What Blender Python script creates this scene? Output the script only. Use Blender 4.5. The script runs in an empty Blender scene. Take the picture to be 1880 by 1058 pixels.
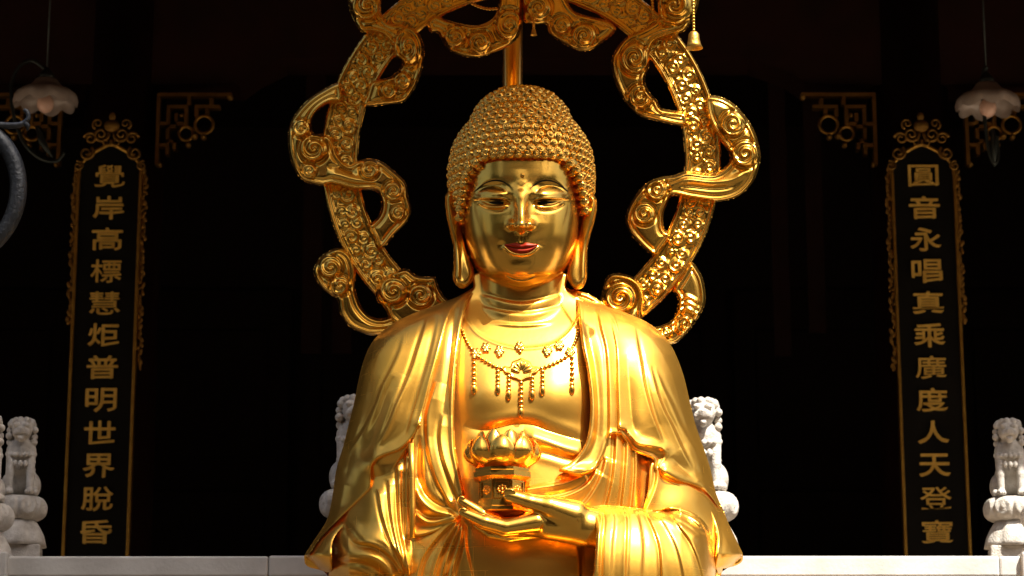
import bpy, bmesh, math, random
import numpy as np
from mathutils import Vector, Matrix
random.seed(7); np.random.seed(7)
R = math.radians
# ------------------------------------------------------------------ camera, sky, sun, exposure
SC = bpy.context.scene
COL = SC.collection
PITCH = R(12.9); CAM = np.array([0.0, -9.0, 1.6]); FPX = 85 / 36 * 1880; S = 0.002
cam = bpy.data.cameras.new('camera'); camo = bpy.data.objects.new('camera', cam); COL.objects.link(camo)
camo.location = CAM; camo.rotation_euler = (R(90) + PITCH, 0, 0)
cam.lens = 85; cam.sensor_width = 36; cam.clip_start = 0.1; cam.clip_end = 2000
cam.dof.use_dof = True; cam.dof.focus_distance = 9.0; cam.dof.aperture_fstop = 4.5
SC.camera = camo
SUN_EL, SUN_AZ = R(57), R(38)            # azimuth from the camera side towards the right
w = bpy.data.worlds.new('World'); SC.world = w; w.use_nodes = True
nt = w.node_tree; sky = nt.nodes.new('ShaderNodeTexSky'); sky.sky_type = 'NISHITA'; sky.sun_disc = False
sky.sun_elevation = SUN_EL; sky.sun_rotation = math.pi - SUN_AZ; sky.air_density = 1.0; sky.dust_density = 6.0
bg = nt.nodes['Background']; nt.links.new(sky.outputs[0], bg.inputs[0]); bg.inputs[1].default_value = 0.066
sl = bpy.data.lights.new('sun', 'SUN'); sl.energy = 5.0; sl.angle = R(0.5); sl.color = (1, 0.93, 0.82)
so = bpy.data.objects.new('sun', sl); COL.objects.link(so)
so.location = (6, -10, 14)
sd = Vector((math.sin(SUN_AZ) * math.cos(SUN_EL), -math.cos(SUN_AZ) * math.cos(SUN_EL), math.sin(SUN_EL)))
so.rotation_euler = sd.to_track_quat('Z', 'Y').to_euler()
vs = SC.view_settings; vs.view_transform = 'Standard'; vs.look = 'None'; vs.exposure = 1.25; vs.gamma = 1; vs.use_curve_mapping = False
SC.render.engine = 'CYCLES'; cy = SC.cycles
cy.use_denoising = True; cy.max_bounces = 10; cy.glossy_bounces = 7; cy.diffuse_bounces = 4
cy.sample_clamp_indirect = 6; cy.caustics_reflective = True; cy.blur_glossy = 0.6

# ------------------------------------------------------------------ helpers
def P(px, py, h=0.0, Y0=0.0):
    """point of the place at depth Y0 (h: picture-scale units of 2 mm towards the viewer)"""
    px = np.asarray(px, float); py = np.asarray(py, float); Y = Y0 - np.asarray(h, float) * S
    px, py, Y = np.broadcast_arrays(px, py, Y)
    a = (px - 940) / FPX; b = (529 - py) / FPX
    dy = math.cos(PITCH) - b * math.sin(PITCH); dz = math.sin(PITCH) + b * math.cos(PITCH)
    t = (Y - CAM[1]) / dy
    return np.stack([CAM[0] + a * t, Y, CAM[2] + dz * t], -1)

def proj(v):
    d = np.asarray(v, float) - CAM
    f = d[..., 1] * math.cos(PITCH) + d[..., 2] * math.sin(PITCH)
    u = -d[..., 1] * math.sin(PITCH) + d[..., 2] * math.cos(PITCH)
    return 940 + FPX * d[..., 0] / f, 529 - FPX * u / f

def V(px, py, h=0.0, Y0=0.0): return Vector(P(px, py, h, Y0).tolist())

def crv(pts, n=6, closed=False):
    p = np.array(pts, float); m = len(p)
    if m < 3: return p
    out = []
    rng = range(m) if closed else range(m - 1)
    for i in rng:
        if closed: a, b, c, d = p[(i - 1) % m], p[i], p[(i + 1) % m], p[(i + 2) % m]
        else: a, b, c, d = p[max(i - 1, 0)], p[i], p[i + 1], p[min(i + 2, m - 1)]
        for k in range(n):
            t = k / n
            out.append(0.5 * ((2 * b) + (c - a) * t + (2 * a - 5 * b + 4 * c - d) * t * t + (3 * b - a - 3 * c + d) * t ** 3))
    if not closed: out.append(p[-1])
    return np.array(out)

def segd(x, y, poly, closed=False):
    """distance, signed side, 0-1 position along, nearest point"""
    p = np.asarray(poly, float); q = np.roll(p, -1, 0) if closed else p[1:]
    if not closed: p = p[:-1]
    L = np.hypot(*(q - p).T); cum = np.concatenate([[0], np.cumsum(L)]); tot = cum[-1]
    best = np.full(x.shape, 1e18); side = np.zeros(x.shape); pos = np.zeros(x.shape); nx = np.zeros(x.shape); ny = np.zeros(x.shape)
    for i in range(len(p)):
        dx, dy = q[i] - p[i]; l2 = dx * dx + dy * dy + 1e-12
        t = np.clip(((x - p[i, 0]) * dx + (y - p[i, 1]) * dy) / l2, 0, 1)
        cx = p[i, 0] + t * dx; cyy = p[i, 1] + t * dy
        d2 = (x - cx) ** 2 + (y - cyy) ** 2
        m = d2 < best
        best = np.where(m, d2, best); side = np.where(m, np.sign(dx * (y - p[i, 1]) - dy * (x - p[i, 0])), side)
        pos = np.where(m, (cum[i] + t * L[i]) / tot, pos); nx = np.where(m, cx, nx); ny = np.where(m, cyy, ny)
    return np.sqrt(best), side, pos, nx, ny

def inside(x, y, poly):
    c = np.zeros(x.shape, bool); n = len(poly)
    for i in range(n):
        x1, y1 = poly[i]; x2, y2 = poly[(i + 1) % n]
        if y1 == y2: continue
        c ^= ((y1 > y) != (y2 > y)) & (x < (x2 - x1) * (y - y1) / (y2 - y1) + x1)
    return c

def win(pos, a=.12, b=.12):
    w_ = np.ones_like(pos)
    if a > 0: w_ = w_ * np.clip(pos / a, 0, 1) ** .8
    if b > 0: w_ = w_ * np.clip((1 - pos) / b, 0, 1) ** .8
    return w_

def ridge(x, y, pts, amp, wd, a=.15, b=.15):
    d, s, pos, _, _ = segd(x, y, crv(pts))
    return amp * np.exp(-(d / wd) ** 2) * win(pos, a, b)

def groove(x, y, pts, amp, wd, a=.2, b=.2):
    d, s, pos, _, _ = segd(x, y, crv(pts))
    return -amp * np.exp(-(d / wd) ** 1.3) * win(pos, a, b) + .45 * amp * np.exp(-((d - 2.4 * wd) / (1.6 * wd)) ** 2) * win(pos, a, b)

def stepf(x, y, pts, amp, W, sgn=1, sharp=2.0, a=.12, b=.12):
    """a pleat: the cloth on one side of the line stands proud and sinks back over W"""
    d, s, pos, _, _ = segd(x, y, crv(pts))
    sd_ = d * s * sgn; sharp = sharp * .85
    up = 1 / (1 + np.exp(-np.clip(sd_ / sharp * 2, -30, 30)))
    return amp * up * np.exp(-np.clip(sd_, 0, None) / W) * win(pos, a, b) - .25 * amp * np.exp(-((sd_ + 2 * sharp) / (2.5 * sharp)) ** 2) * win(pos, a, b)

def gauss(x, y, cx, cy_, sx, sy, amp): return amp * np.exp(-((x - cx) / sx) ** 2 - ((y - cy_) / sy) ** 2)

def tab(xs, ys, k=41):
    gx_ = np.linspace(xs[0], xs[-1], 800); gy_ = np.interp(gx_, xs, ys); ker = np.hanning(k); ker /= ker.sum()
    e0 = gy_[0] + (gy_[1] - gy_[0]) * np.arange(-(k // 2), 0); e1 = gy_[-1] + (gy_[-1] - gy_[-2]) * np.arange(1, k // 2 + 1)
    gs = np.convolve(np.concatenate([e0, gy_, e1]), ker, 'valid')
    return lambda q: np.interp(q, gx_, gs)

def obj(name, me, mat=None, parent=None):
    o = bpy.data.objects.new(name, me); COL.objects.link(o)
    if mat is not None and me is not None and len(me.materials) == 0: me.materials.append(mat)
    if parent is not None: o.parent = parent
    return o

def mesh(name, v, f, smooth=True):
    me = bpy.data.meshes.new(name); me.from_pydata([tuple(map(float, q)) for q in v], [], [tuple(int(i) for i in q) for q in f])
    me.validate(); me.update()
    if smooth: me.shade_smooth()
    return me

def empty(name, loc=(0, 0, 0)):
    o = bpy.data.objects.new(name, None); COL.objects.link(o); o.location = loc; o.empty_display_size = .1
    return o

def tag(o, label, cat, group=None):
    o['label'] = label; o['category'] = cat
    if group: o['group'] = group
    return o

def struct(o): o['kind'] = 'structure'; return o

def kid(o, root):
    """parent o (built in world space) to a root that has been moved"""
    bpy.context.view_layer.update()
    o.parent = root; o.matrix_parent_inverse = root.matrix_world.inverted()
    return o

def layer(poly, hfun, step=1.6, Y0=0.0, lip=0.0, n=6, holes=(), back=None, rnd=4.0, smooth_poly=True):
    """relief cut to an outline: returns verts (world), faces"""
    pl = crv(poly, n, True) if smooth_poly else np.array(poly, float)
    hs = [crv(q, n, True) for q in holes]
    x0, y0 = pl.min(0) - step * 1.5; x1, y1 = pl.max(0) + step * 1.5
    gx = np.arange(x0, x1 + step, step); gy = np.arange(y0, y1 + step, step)
    X, Y = np.meshgrid(gx, gy); ins = inside(X, Y, pl)
    for q in hs: ins &= ~inside(X, Y, q)
    nr, nc = X.shape; idx = np.arange(nr * nc).reshape(nr, nc)
    any_ = ins[:-1, :-1] | ins[1:, :-1] | ins[:-1, 1:] | ins[1:, 1:]
    F = np.stack([idx[:-1, :-1][any_], idx[1:, :-1][any_], idx[1:, 1:][any_], idx[:-1, 1:][any_]], -1)
    used = np.unique(F); remap = np.full(nr * nc, -1); remap[used] = np.arange(len(used)); F = remap[F]
    x = X.ravel()[used].copy(); y = Y.ravel()[used].copy(); inn = ins.ravel()[used]
    d, _, _, nx, ny = segd(x, y, pl, True)
    for q in hs:
        d2, _, _, nx2, ny2 = segd(x, y, q, True)
        m = d2 < d; d = np.where(m, d2, d); nx = np.where(m, nx2, nx); ny = np.where(m, ny2, ny)
    near = (~inn) | (d < step * .3)
    x = np.where(near, nx, x); y = np.where(near, ny, y); d = np.where(near, 0, d)
    h = hfun(x, y, d)
    if rnd: h = h - rnd * (1 - np.clip(d / rnd, 0, 1)) ** 2 * .8
    v = P(x, y, h, Y0); N = len(v); faces = [tuple(q) for q in F]
    if lip or back is not None:
        cnt = {}
        for q in F:
            for k in range(4):
                e = (q[k], q[(k + 1) % 4]); cnt[e] = cnt.get(e, 0) + 1
        be = [e for e in cnt if (e[1], e[0]) not in cnt]
        bv = sorted({i for e in be for i in e}); bi = {q: N + i for i, q in enumerate(bv)}
        bt = {q: N + len(bv) + i for i, q in enumerate(bv)}
        bva = np.array(bv)
        top = v[bva]
        hb = (h[bva] - lip) if back is None else np.full(len(bva), float(back))
        bot = P(x[bva], y[bva], hb, Y0)
        v = np.concatenate([v, top, bot])
        faces += [(bi[b], bi[a], bt[a], bt[b]) for a, b in be]
        if back is not None:
            o2 = len(v); v = np.concatenate([v, P(x, y, np.full(len(x), float(back)), Y0)])
            faces += [tuple(o2 + i for i in q[::-1]) for q in F]
    return v, faces

def lobj(name, poly, hfun, mat, parent, **k):
    v, f = layer(poly, hfun, **k)
    o = obj(name, mesh(name, v, f), mat)
    kid(o, parent)
    return o

def sphere(r=1, seg=10, rings=6, sz=1.0):
    bm = bmesh.new(); bmesh.ops.create_uvsphere(bm, u_segments=seg, v_segments=rings, radius=r)
    for q in bm.verts: q.co.z *= sz
    me = bpy.data.meshes.new('ball'); bm.to_mesh(me); bm.free(); me.shade_smooth(); return me

def boxv(x0, x1, y0, y1, z0, z1, bev=0.0):
    bm = bmesh.new(); bmesh.ops.create_cube(bm, size=1)
    for q in bm.verts: q.co = Vector(((x0 + x1) / 2 + q.co.x * (x1 - x0), (y0 + y1) / 2 + q.co.y * (y1 - y0), (z0 + z1) / 2 + q.co.z * (z1 - z0)))
    if bev: bmesh.ops.bevel(bm, geom=bm.edges[:], offset=bev, segments=2, affect='EDGES', profile=.5)
    me = bpy.data.meshes.new('block'); bm.to_mesh(me); bm.free(); return me

def tube(pts, rad, seg=10, closed=False, cap=True):
    p = [Vector(q) for q in pts]; n = len(p); rad = rad if hasattr(rad, '__len__') else [rad] * n
    v, f = [], []; up = None
    for i in range(n):
        t = (p[(i + 1) % n] - p[i - 1]) if (closed or 0 < i < n - 1) else (p[1] - p[0] if i == 0 else p[-1] - p[-2])
        t.normalize()
        if up is None: up = t.orthogonal().normalized()
        up = (up - t * up.dot(t)).normalized(); s_ = t.cross(up)
        for k in range(seg):
            a = 2 * math.pi * k / seg; v.append(p[i] + (up * math.cos(a) + s_ * math.sin(a)) * rad[i])
    m = n if closed else n - 1
    for i in range(m):
        for k in range(seg):
            a, b = i * seg + k, i * seg + (k + 1) % seg; c = ((i + 1) % n) * seg
            f.append((a, b, c + (k + 1) % seg, c + k))
    if cap and not closed: f.append(tuple(range(seg))[::-1]); f.append(tuple((n - 1) * seg + k for k in range(seg)))
    return v, f

def lathe(prof, seg=32, mod=None):
    v, f = [], []
    for r, z in prof:
        for k in range(seg):
            a = 2 * math.pi * k / seg; rr = r if mod is None else mod(r, z, a)
            v.append((rr * math.cos(a), rr * math.sin(a), z))
    for i in range(len(prof) - 1):
        for k in range(seg): f.append((i * seg + k, i * seg + (k + 1) % seg, (i + 1) * seg + (k + 1) % seg, (i + 1) * seg + k))
    f.append(tuple(range(seg))[::-1]); f.append(tuple((len(prof) - 1) * seg + k for k in range(seg)))
    return v, f

def sdf_mesh(prims, lo, hi, vox, k=6.0, cuts=()):
    """smooth union of tapered capsules ((a, ra, b, rb) / ellipsoids (c, r3)); returns verts, quads"""
    import openvdb
    lo = np.array(lo, float); hi = np.array(hi, float); n = np.ceil((hi - lo) / vox).astype(int) + 1
    ax = [lo[i] + np.arange(n[i]) * vox for i in range(3)]
    X, Y, Z = np.meshgrid(*ax, indexing='ij'); D = np.full(X.shape, 1e3)
    def cap(a, ra, b, rb):
        a = np.array(a, float); b = np.array(b, float); e = b - a
        t = np.clip(((X - a[0]) * e[0] + (Y - a[1]) * e[1] + (Z - a[2]) * e[2]) / (e @ e + 1e-12), 0, 1)
        return np.sqrt((X - a[0] - t * e[0]) ** 2 + (Y - a[1] - t * e[1]) ** 2 + (Z - a[2] - t * e[2]) ** 2) - (ra + (rb - ra) * t)
    def ell(c, r):
        q = np.sqrt(((X - c[0]) / r[0]) ** 2 + ((Y - c[1]) / r[1]) ** 2 + ((Z - c[2]) / r[2]) ** 2)
        return (q - 1) * min(r)
    for p in prims:
        kk = k
        if len(p) in (3, 5): kk = p[-1]; p = p[:-1]
        d = cap(*p) if len(p) == 4 else ell(*p)
        h_ = np.clip(.5 + .5 * (D - d) / kk, 0, 1); D = D * (1 - h_) + d * h_ - kk * h_ * (1 - h_)
    for p in cuts:
        d = -(cap(*p) if len(p) == 4 else ell(*p)); D = np.maximum(D, d)
    g = openvdb.FloatGrid(float(vox * 3)); g.copyFromArray(np.clip(D, -3 * vox, 3 * vox).astype(np.float32))
    pts, quads = g.convertToQuads(isovalue=0.0)
    return np.asarray(pts, float) * vox + lo, np.asarray(quads)[:, ::-1]

# ------------------------------------------------------------------ materials
def mat(name, col, rough=.5, metal=0.0, col2=None, scale=8, bump=0.0, bscale=60, rvar=0.0, spec=.5, sss=0.0, coat=0.0, detail=5, rough2=0, mixf=.4, seams=False):
    m = bpy.data.materials.new(name); m.use_nodes = True; n = m.node_tree; b = n.nodes['Principled BSDF']
    b.inputs['Base Color'].default_value = (*col, 1); b.inputs['Roughness'].default_value = rough; b.inputs['Metallic'].default_value = metal
    b.inputs['Specular IOR Level'].default_value = spec; b.inputs['Coat Weight'].default_value = coat
    tc = n.nodes.new('ShaderNodeTexCoord')
    if col2 is not None or rvar:
        nz = n.nodes.new('ShaderNodeTexNoise'); nz.inputs['Scale'].default_value = scale; nz.inputs['Detail'].default_value = detail
        n.links.new(tc.outputs['Object'], nz.inputs['Vector'])
        if col2 is not None:
            rp = n.nodes.new('ShaderNodeValToRGB'); rp.color_ramp.elements[0].position = .35; rp.color_ramp.elements[1].position = .68
            rp.color_ramp.elements[0].color = (*col, 1); rp.color_ramp.elements[1].color = (*col2, 1)
            n.links.new(nz.outputs['Fac'], rp.inputs['Fac']); n.links.new(rp.outputs['Color'], b.inputs['Base Color'])
        if rvar:
            mr = n.nodes.new('ShaderNodeMapRange'); mr.inputs['From Min'].default_value = .3; mr.inputs['From Max'].default_value = .7
            mr.inputs['To Min'].default_value = rough - rvar; mr.inputs['To Max'].default_value = rough + rvar
            n.links.new(nz.outputs['Fac'], mr.inputs['Value']); n.links.new(mr.outputs['Result'], b.inputs['Roughness'])
    if bump:
        n2 = n.nodes.new('ShaderNodeTexNoise'); n2.inputs['Scale'].default_value = bscale; n2.inputs['Detail'].default_value = 4
        n.links.new(tc.outputs['Object'], n2.inputs['Vector'])
        bp = n.nodes.new('ShaderNodeBump'); bp.inputs['Strength'].default_value = bump; bp.inputs['Distance'].default_value = .01
        n.links.new(n2.outputs['Fac'], bp.inputs['Height']); n.links.new(bp.outputs['Normal'], b.inputs['Normal'])
    if seams:                                 # faint edges of the laid leaf squares
        br = n.nodes.new('ShaderNodeTexBrick'); br.inputs['Scale'].default_value = 1.0; br.inputs['Mortar Size'].default_value = .0009; br.inputs['Brick Width'].default_value = .085; br.inputs['Row Height'].default_value = .085; br.inputs['Mortar Smooth'].default_value = .4
        br.inputs['Color1'].default_value = (.47, .47, .47, 1); br.inputs['Color2'].default_value = (.53, .53, .53, 1); br.inputs['Mortar'].default_value = (1, 1, 1, 1)
        sp = n.nodes.new('ShaderNodeSeparateXYZ'); cb = n.nodes.new('ShaderNodeCombineXYZ'); nn = n.nodes.new('ShaderNodeTexNoise'); nn.inputs['Scale'].default_value = 9
        ad = n.nodes.new('ShaderNodeVectorMath'); ad.operation = 'MULTIPLY_ADD'; ad.inputs[1].default_value = (.02, .02, .02)
        n.links.new(tc.outputs['Object'], sp.inputs[0]); n.links.new(sp.outputs['X'], cb.inputs['X']); n.links.new(sp.outputs['Z'], cb.inputs['Y'])
        n.links.new(tc.outputs['Object'], nn.inputs['Vector']); n.links.new(nn.outputs['Color'], ad.inputs[0]); n.links.new(cb.outputs[0], ad.inputs[2]); n.links.new(ad.outputs[0], br.inputs['Vector'])
        src = b.inputs['Roughness'].links[0].from_socket; ma = n.nodes.new('ShaderNodeMath'); ma.operation = 'MULTIPLY_ADD'; ma.inputs[1].default_value = .06
        s2 = n.nodes.new('ShaderNodeMath'); s2.operation = 'SUBTRACT'; s2.inputs[1].default_value = .03
        n.links.new(br.outputs['Color'], ma.inputs[0]); n.links.new(src, s2.inputs[0]); n.links.new(s2.outputs[0], ma.inputs[2]); n.links.new(ma.outputs[0], b.inputs['Roughness'])
    if rough2:                                # satin gilding: a polished and a duller lobe
        b2 = n.nodes.new('ShaderNodeBsdfPrincipled'); b2.inputs['Metallic'].default_value = metal; b2.inputs['Roughness'].default_value = rough2
        for s_ in ('Base Color', 'Normal'):
            if b.inputs[s_].is_linked: n.links.new(b.inputs[s_].links[0].from_socket, b2.inputs[s_])
            elif s_ == 'Base Color': b2.inputs[s_].default_value = (*col, 1)
        mx = n.nodes.new('ShaderNodeMixShader'); mx.inputs[0].default_value = mixf
        n.links.new(b.outputs[0], mx.inputs[1]); n.links.new(b2.outputs[0], mx.inputs[2]); n.links.new(mx.outputs[0], n.nodes['Material Output'].inputs['Surface'])
    return m

GOLD = mat('gold_leaf', (.98, .555, .10), .215, 1.0, (.91, .475, .065), 3.5, .05, 26, .08, detail=9, rough2=.50, mixf=.40, seams=True)
GOLD_POL = mat('polished_gold', (.98, .555, .10), .19, 1.0, (.92, .48, .07), 5, .035, 22, .05, detail=8, rough2=.45, mixf=.15, seams=True)
GOLD_HAIR = mat('gold_curls', (.99, .57, .115), .16, 1.0, (.92, .49, .08), 12, rough2=.42, mixf=.15)
GOLD_HALO = mat('gold_carving', (.96, .56, .105), .18, 1.0, (.86, .46, .065), 9, .03, 40, .04, rough2=.42, mixf=.12)
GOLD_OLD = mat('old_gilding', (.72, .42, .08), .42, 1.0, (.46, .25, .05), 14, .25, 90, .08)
LIP = mat('red_lip_paint', (.36, .026, .008), .4, 0, (.28, .018, .006), 20, spec=.12)
BLACKP = mat('black_paint', (.004, .004, .005), .4, 0, spec=.2)
LACQ = mat('black_lacquer', (.006, .0055, .005), .45, 0, (.010, .009, .007), 4, .05, 40, spec=.12)
MARBLE = mat('white_marble', (.66, .645, .61), .55, 0, (.50, .48, .45), 5, .12, 60, .06, detail=9)
MARBLE3 = mat('aged_marble', (.62, .585, .53), .6, 0, (.42, .38, .33), 24, .5, 130, spec=.3, detail=9)
MARBLE2 = mat('carved_marble', (.58, .49, .41), .65, 0, (.36, .28, .21), 22, .5, 130, spec=.3)
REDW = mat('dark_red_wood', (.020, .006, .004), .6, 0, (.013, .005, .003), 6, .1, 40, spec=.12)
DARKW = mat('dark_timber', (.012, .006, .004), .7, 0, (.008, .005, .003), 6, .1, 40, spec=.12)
FLOORM = mat('terracotta_floor', (.50, .40, .30), .6, 0, (.40, .30, .21), 3, .1, 40)
PAVE = mat('courtyard_paving', (.055, .047, .038), .9, 0, (.035, .030, .025), 2, .2, 30, spec=.05)
BRONZE = mat('weathered_bronze', (.075, .08, .085), .45, .7, (.035, .038, .042), 14, .5, 60, .1)
BRONZE_D = mat('dark_bronze', (.05, .06, .055), .45, .7, (.03, .035, .03), 14, .1, 60)
ROOFT = mat('roof_tile', (.07, .035, .02), .8, 0, (.10, .05, .025), 8, .2, 30, spec=.1)
WALLM = mat('cream_plaster', (.42, .34, .24), .8, 0, (.36, .28, .2), 3, .1, 30)
LEAF = mat('leaf', (.022, .044, .010), .6, 0, (.042, .070, .018), 1.2, spec=.2)
BARK = mat('bark', (.09, .065, .045), .9, 0, (.05, .035, .025), 9, .5, 30)
GLASSW = mat('milk_glass', (.42, .35, .30), .3, 0, (.33, .27, .23), 10, coat=.2)
BULB = mat('bulb_glass', (.75, .48, .36), .2, 0)
REDB = mat('red_brown_timber', (.035, .015, .008), .7, 0, (.024, .010, .006), 4, .1, 30, spec=.2)
# ------------------------------------------------------------------ the setting: yard, terrace, hall
AX = 957.0                                    # statue's axis in the picture
XC = float(P(AX, 700)[0])
TER = 1.72                                    # terrace floor height
def sheet(name, x0, x1, y0, y1, z, m):
    me = mesh(name, [(x0, y0, z), (x1, y0, z), (x1, y1, z), (x0, y1, z)], [(0, 1, 2, 3)], False)
    return struct(obj(name, me, m))
sheet('ground', -400, 400, -400, 400, 0, PAVE)
me = boxv(-14, 14, 0.55, 14, -0.02, TER); struct(obj('terrace', me, FLOORM))

hall = empty('temple_hall', (0, 6.5, TER)); tag(hall, 'dark shaded temple hall behind the golden statue with timber columns and deep eaves', 'temple')
def hpart(name, me, m): return kid(obj(name, me, m), hall)
BY = 5.0                                      # plane of the couplet boards
zb = lambda py, Y=BY + .3: float(P(940, py, 0, Y)[2])
LINT = zb(125)
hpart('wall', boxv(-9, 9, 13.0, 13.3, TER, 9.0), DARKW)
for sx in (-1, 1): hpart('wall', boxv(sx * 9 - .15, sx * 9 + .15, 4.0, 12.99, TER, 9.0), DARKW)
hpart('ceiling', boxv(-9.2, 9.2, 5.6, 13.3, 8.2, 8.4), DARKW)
# lintel with stepped, softly shouldered underside as in the middle bay
pts = [(-8.8, LINT - .12)]
xl = [float(P(q, 140, 0, BY + .3)[0]) for q in (440, 520, 1380, 1480)]
pts += [(xl[0], LINT - .12), (xl[0] + .1, LINT - .04), (xl[1], LINT + .05), (xl[2], LINT + .05), (xl[3] - .1, LINT - .04), (xl[3], LINT - .12), (8.8, LINT - .12), (8.8, 8.19), (-8.8, 8.19)]
v = [(x, BY + .25, z) for x, z in pts] + [(x, BY + .60, z) for x, z in pts]; n = len(pts)
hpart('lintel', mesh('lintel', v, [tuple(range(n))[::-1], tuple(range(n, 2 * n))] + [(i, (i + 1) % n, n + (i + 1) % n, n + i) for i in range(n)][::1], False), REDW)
# eaves: sloping slab of tiles over the terrace front
EY, EZ = 1.0, 5.5
v = [(-11, EY, EZ), (11, EY, EZ), (11, 7.5, 8.6), (-11, 7.5, 8.6), (-11, EY, EZ + .16), (11, EY, EZ + .16), (11, 7.5, 8.85), (-11, 7.5, 8.85)]
hpart('roof', mesh('roof', v, [(0, 3, 2, 1), (4, 5, 6, 7), (0, 1, 5, 4), (1, 2, 6, 5), (2, 3, 7, 6), (3, 0, 4, 7)], False), ROOFT)
for px in (190, 1708):
    x = float(P(px, 700, 0, BY)[0])
    vv, ff = lathe([(.36, TER), (.40, TER + .1), (.36, TER + .25), (.25, TER + .3), (.25, 8.2)], 28)
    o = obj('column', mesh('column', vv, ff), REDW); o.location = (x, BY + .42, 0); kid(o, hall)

# ------------------------------------------------------------------ stone balustrade in front of the terrace
RY = .72
zr = lambda py: float(P(940, py, 0, RY)[2])
RT = zr(1020)
bal = empty('stone_balustrade', (0, RY, TER)); tag(bal, 'white marble balustrade with a smooth rail running behind the golden statue', 'balustrade')
xr = lambda px: float(P(px, 1030, 0, RY)[0])
for i_, (xa, xb) in enumerate(((-5.2, -3.9), (-3.9, -2.45), (-2.45, -.98), (-.98, .62), (.62, 1.96), (1.96, 3.5), (3.5, 5.2))):
    kid(obj('rail', boxv(xa + .0007, xb - .0007, RY + .0015 * (i_ % 2), RY + .16, RT - .085, RT - .0012 * (i_ % 3), .009), MARBLE), bal)
kid(obj('rail_moulding', boxv(-5.2, 5.2, RY + .022, RY + .14, RT - .125, RT - .0851), MARBLE), bal)
posts = [-30, 1920]
xs = [-5.2] + [xr(q) for q in posts] + [5.2]
for q in posts: kid(obj('post', boxv(xr(q) - .1, xr(q) + .1, RY - .03, RY + .19, TER - .02, RT + .012, .008), MARBLE), bal)
for a, b in zip(xs[:-1], xs[1:]):
    k = max(1, int((b - a) / 1.2)); w_ = (b - a - .2) / k
    for i in range(k):
        kid(obj('panel', boxv(a + .1 + i * w_ + .01, a + .1 + (i + 1) * w_ - .01, RY + .04, RY + .12, TER - .02, RT - .126, .006), MARBLE), bal)

# ------------------------------------------------------------------ marble lions on lotus pedestals
def lion_meshes():
    pr = [((0, .075, .085), .072, (0, .0, .215), .06), ((0, -.01, .215), (.062, .055, .065)),
          ((0, -.042, .305), (.052, .05, .048)), ((0, -.088, .290), (.036, .034, .024)), ((0, -.078, .262), .018, (0, -.1, .262), .016, .006),
          ((0, -.114, .302), (.016, .011, .010), .006)]
    for s in (-1, 1):
        pr += [((s * .062, .06, .06), (.04, .07, .058)), ((s * .078, -.005, .02), .02, (s * .08, -.05, .016), .017, .008),
               ((s * .046, -.02, .215), .030, (s * .052, -.05, .10), .021, .012), ((s * .052, -.05, .10), .020, (s * .052, -.055, .02), .019, .006),
               ((s * .052, -.07, .016), (.023, .03, .016), .006), ((s * .024, -.088, .325), (.018, .014, .013), .005),
               ((s * .052, -.035, .342), (.016, .012, .02), .006), ((s * .028, -.1, .285), (.013, .013, .016), .005)]
        for k in range(3): pr.append(((s * (.036 + .011 * k), -.096, .010), (.007, .012, .011), .002))
    rnd = random.Random(3)
    for ring, (z, r, n) in enumerate([(.352, .035, 7), (.335, .058, 9), (.31, .066, 11), (.28, .066, 11), (.252, .064, 11)]):
        for k in range(n):
            a = 2 * math.pi * (k + .5 * (ring % 2)) / n
            if math.sin(a) < -.25 and ring: continue
            pr.append(((r * math.cos(a), -.03 + r * .9 * math.sin(a), z), (.0175, .0175, .0165), .003))
    for k in range(9):
        a = math.pi * (k + .5) / 9; pr.append(((.07 * math.cos(a), -.012 - .06 * math.sin(a), .198 - .012 * math.sin(a)), (.0125, .0125, .0125), .003))
    for k in range(7):
        a = math.pi * (k + .5) / 7; pr.append(((.058 * math.cos(a), -.02 - .055 * math.sin(a), .165 - .02 * math.sin(a)), (.012, .01, .016), .003))
    for k in range(5): pr.append(((.03 * math.sin(k), .12, .08 + k * .035), (.026, .024, .026), .004))
    cuts = [((-.022, -.112, .274), .0065, (.022, -.112, .274), .0065), ((-.024, -.108, .312), .005, (-.022, -.112, .312), .005), ((.022, -.112, .312), .005, (.024, -.108, .312), .005)]
    rl = np.random.RandomState(4)
    for k in range(70):                       # carved fur and harness relief over chest and shoulders
        a = rl.uniform(.1, math.pi - .1); z = rl.uniform(.115, .245); r_ = .064 if z > .18 else .066
        pr.append(((r_ * math.cos(a) * 1.02, -.002 - r_ * .86 * math.sin(a) + (.245 - z) * .18, z), (.0085, .006, .012), .0015))
    v, f = sdf_mesh(pr, (-.13, -.14, -.012), (.13, .18, .40), .0038, .014, cuts); v[:, 0] *= .9
    lion = mesh('lion', v, f)
    def m1(r, z, a): 
        q = math.hypot(((a * 4 / math.pi) % 1 - .5) * 1.3, (z - .062) / .085); return r * (.96 + .075 * (.5 + .5 * math.cos(min(q, .75) * 2 * math.pi * 2.2)) * (q < .75) - .05 * math.exp(-((abs((a * 4 / math.pi) % 1 - .5) - .5) / .06) ** 2))
    pv, pf = lathe([(.085, 0), (.105, .008), (.115, .018), (.122, .03), (.125, .042), (.127, .054), (.127, .066), (.125, .078), (.12, .09), (.112, .102), (.10, .111), (.06, .115)], 128, m1)
    drum = mesh('drum', pv, pf)
    def m2(r, z, a): return r * (1 + .07 * abs(math.sin(3 * a)) - .05 * math.exp(-(math.sin(3 * a) / .15) ** 2))
    pv, pf = lathe([(.13, 0), (.125, .02), (.118, .05), (.10, .085), (.085, .11), (.08, .118)], 60, m2)
    low = mesh('lotus', pv, pf)
    plinth = boxv(-.11, .11, -.11, .11, -.07, 0, .006); block = boxv(-.1, .1, -.1, .1, -1.3, -.0705, .006)
    return lion, drum, low, plinth, block
LM = lion_meshes()
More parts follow.
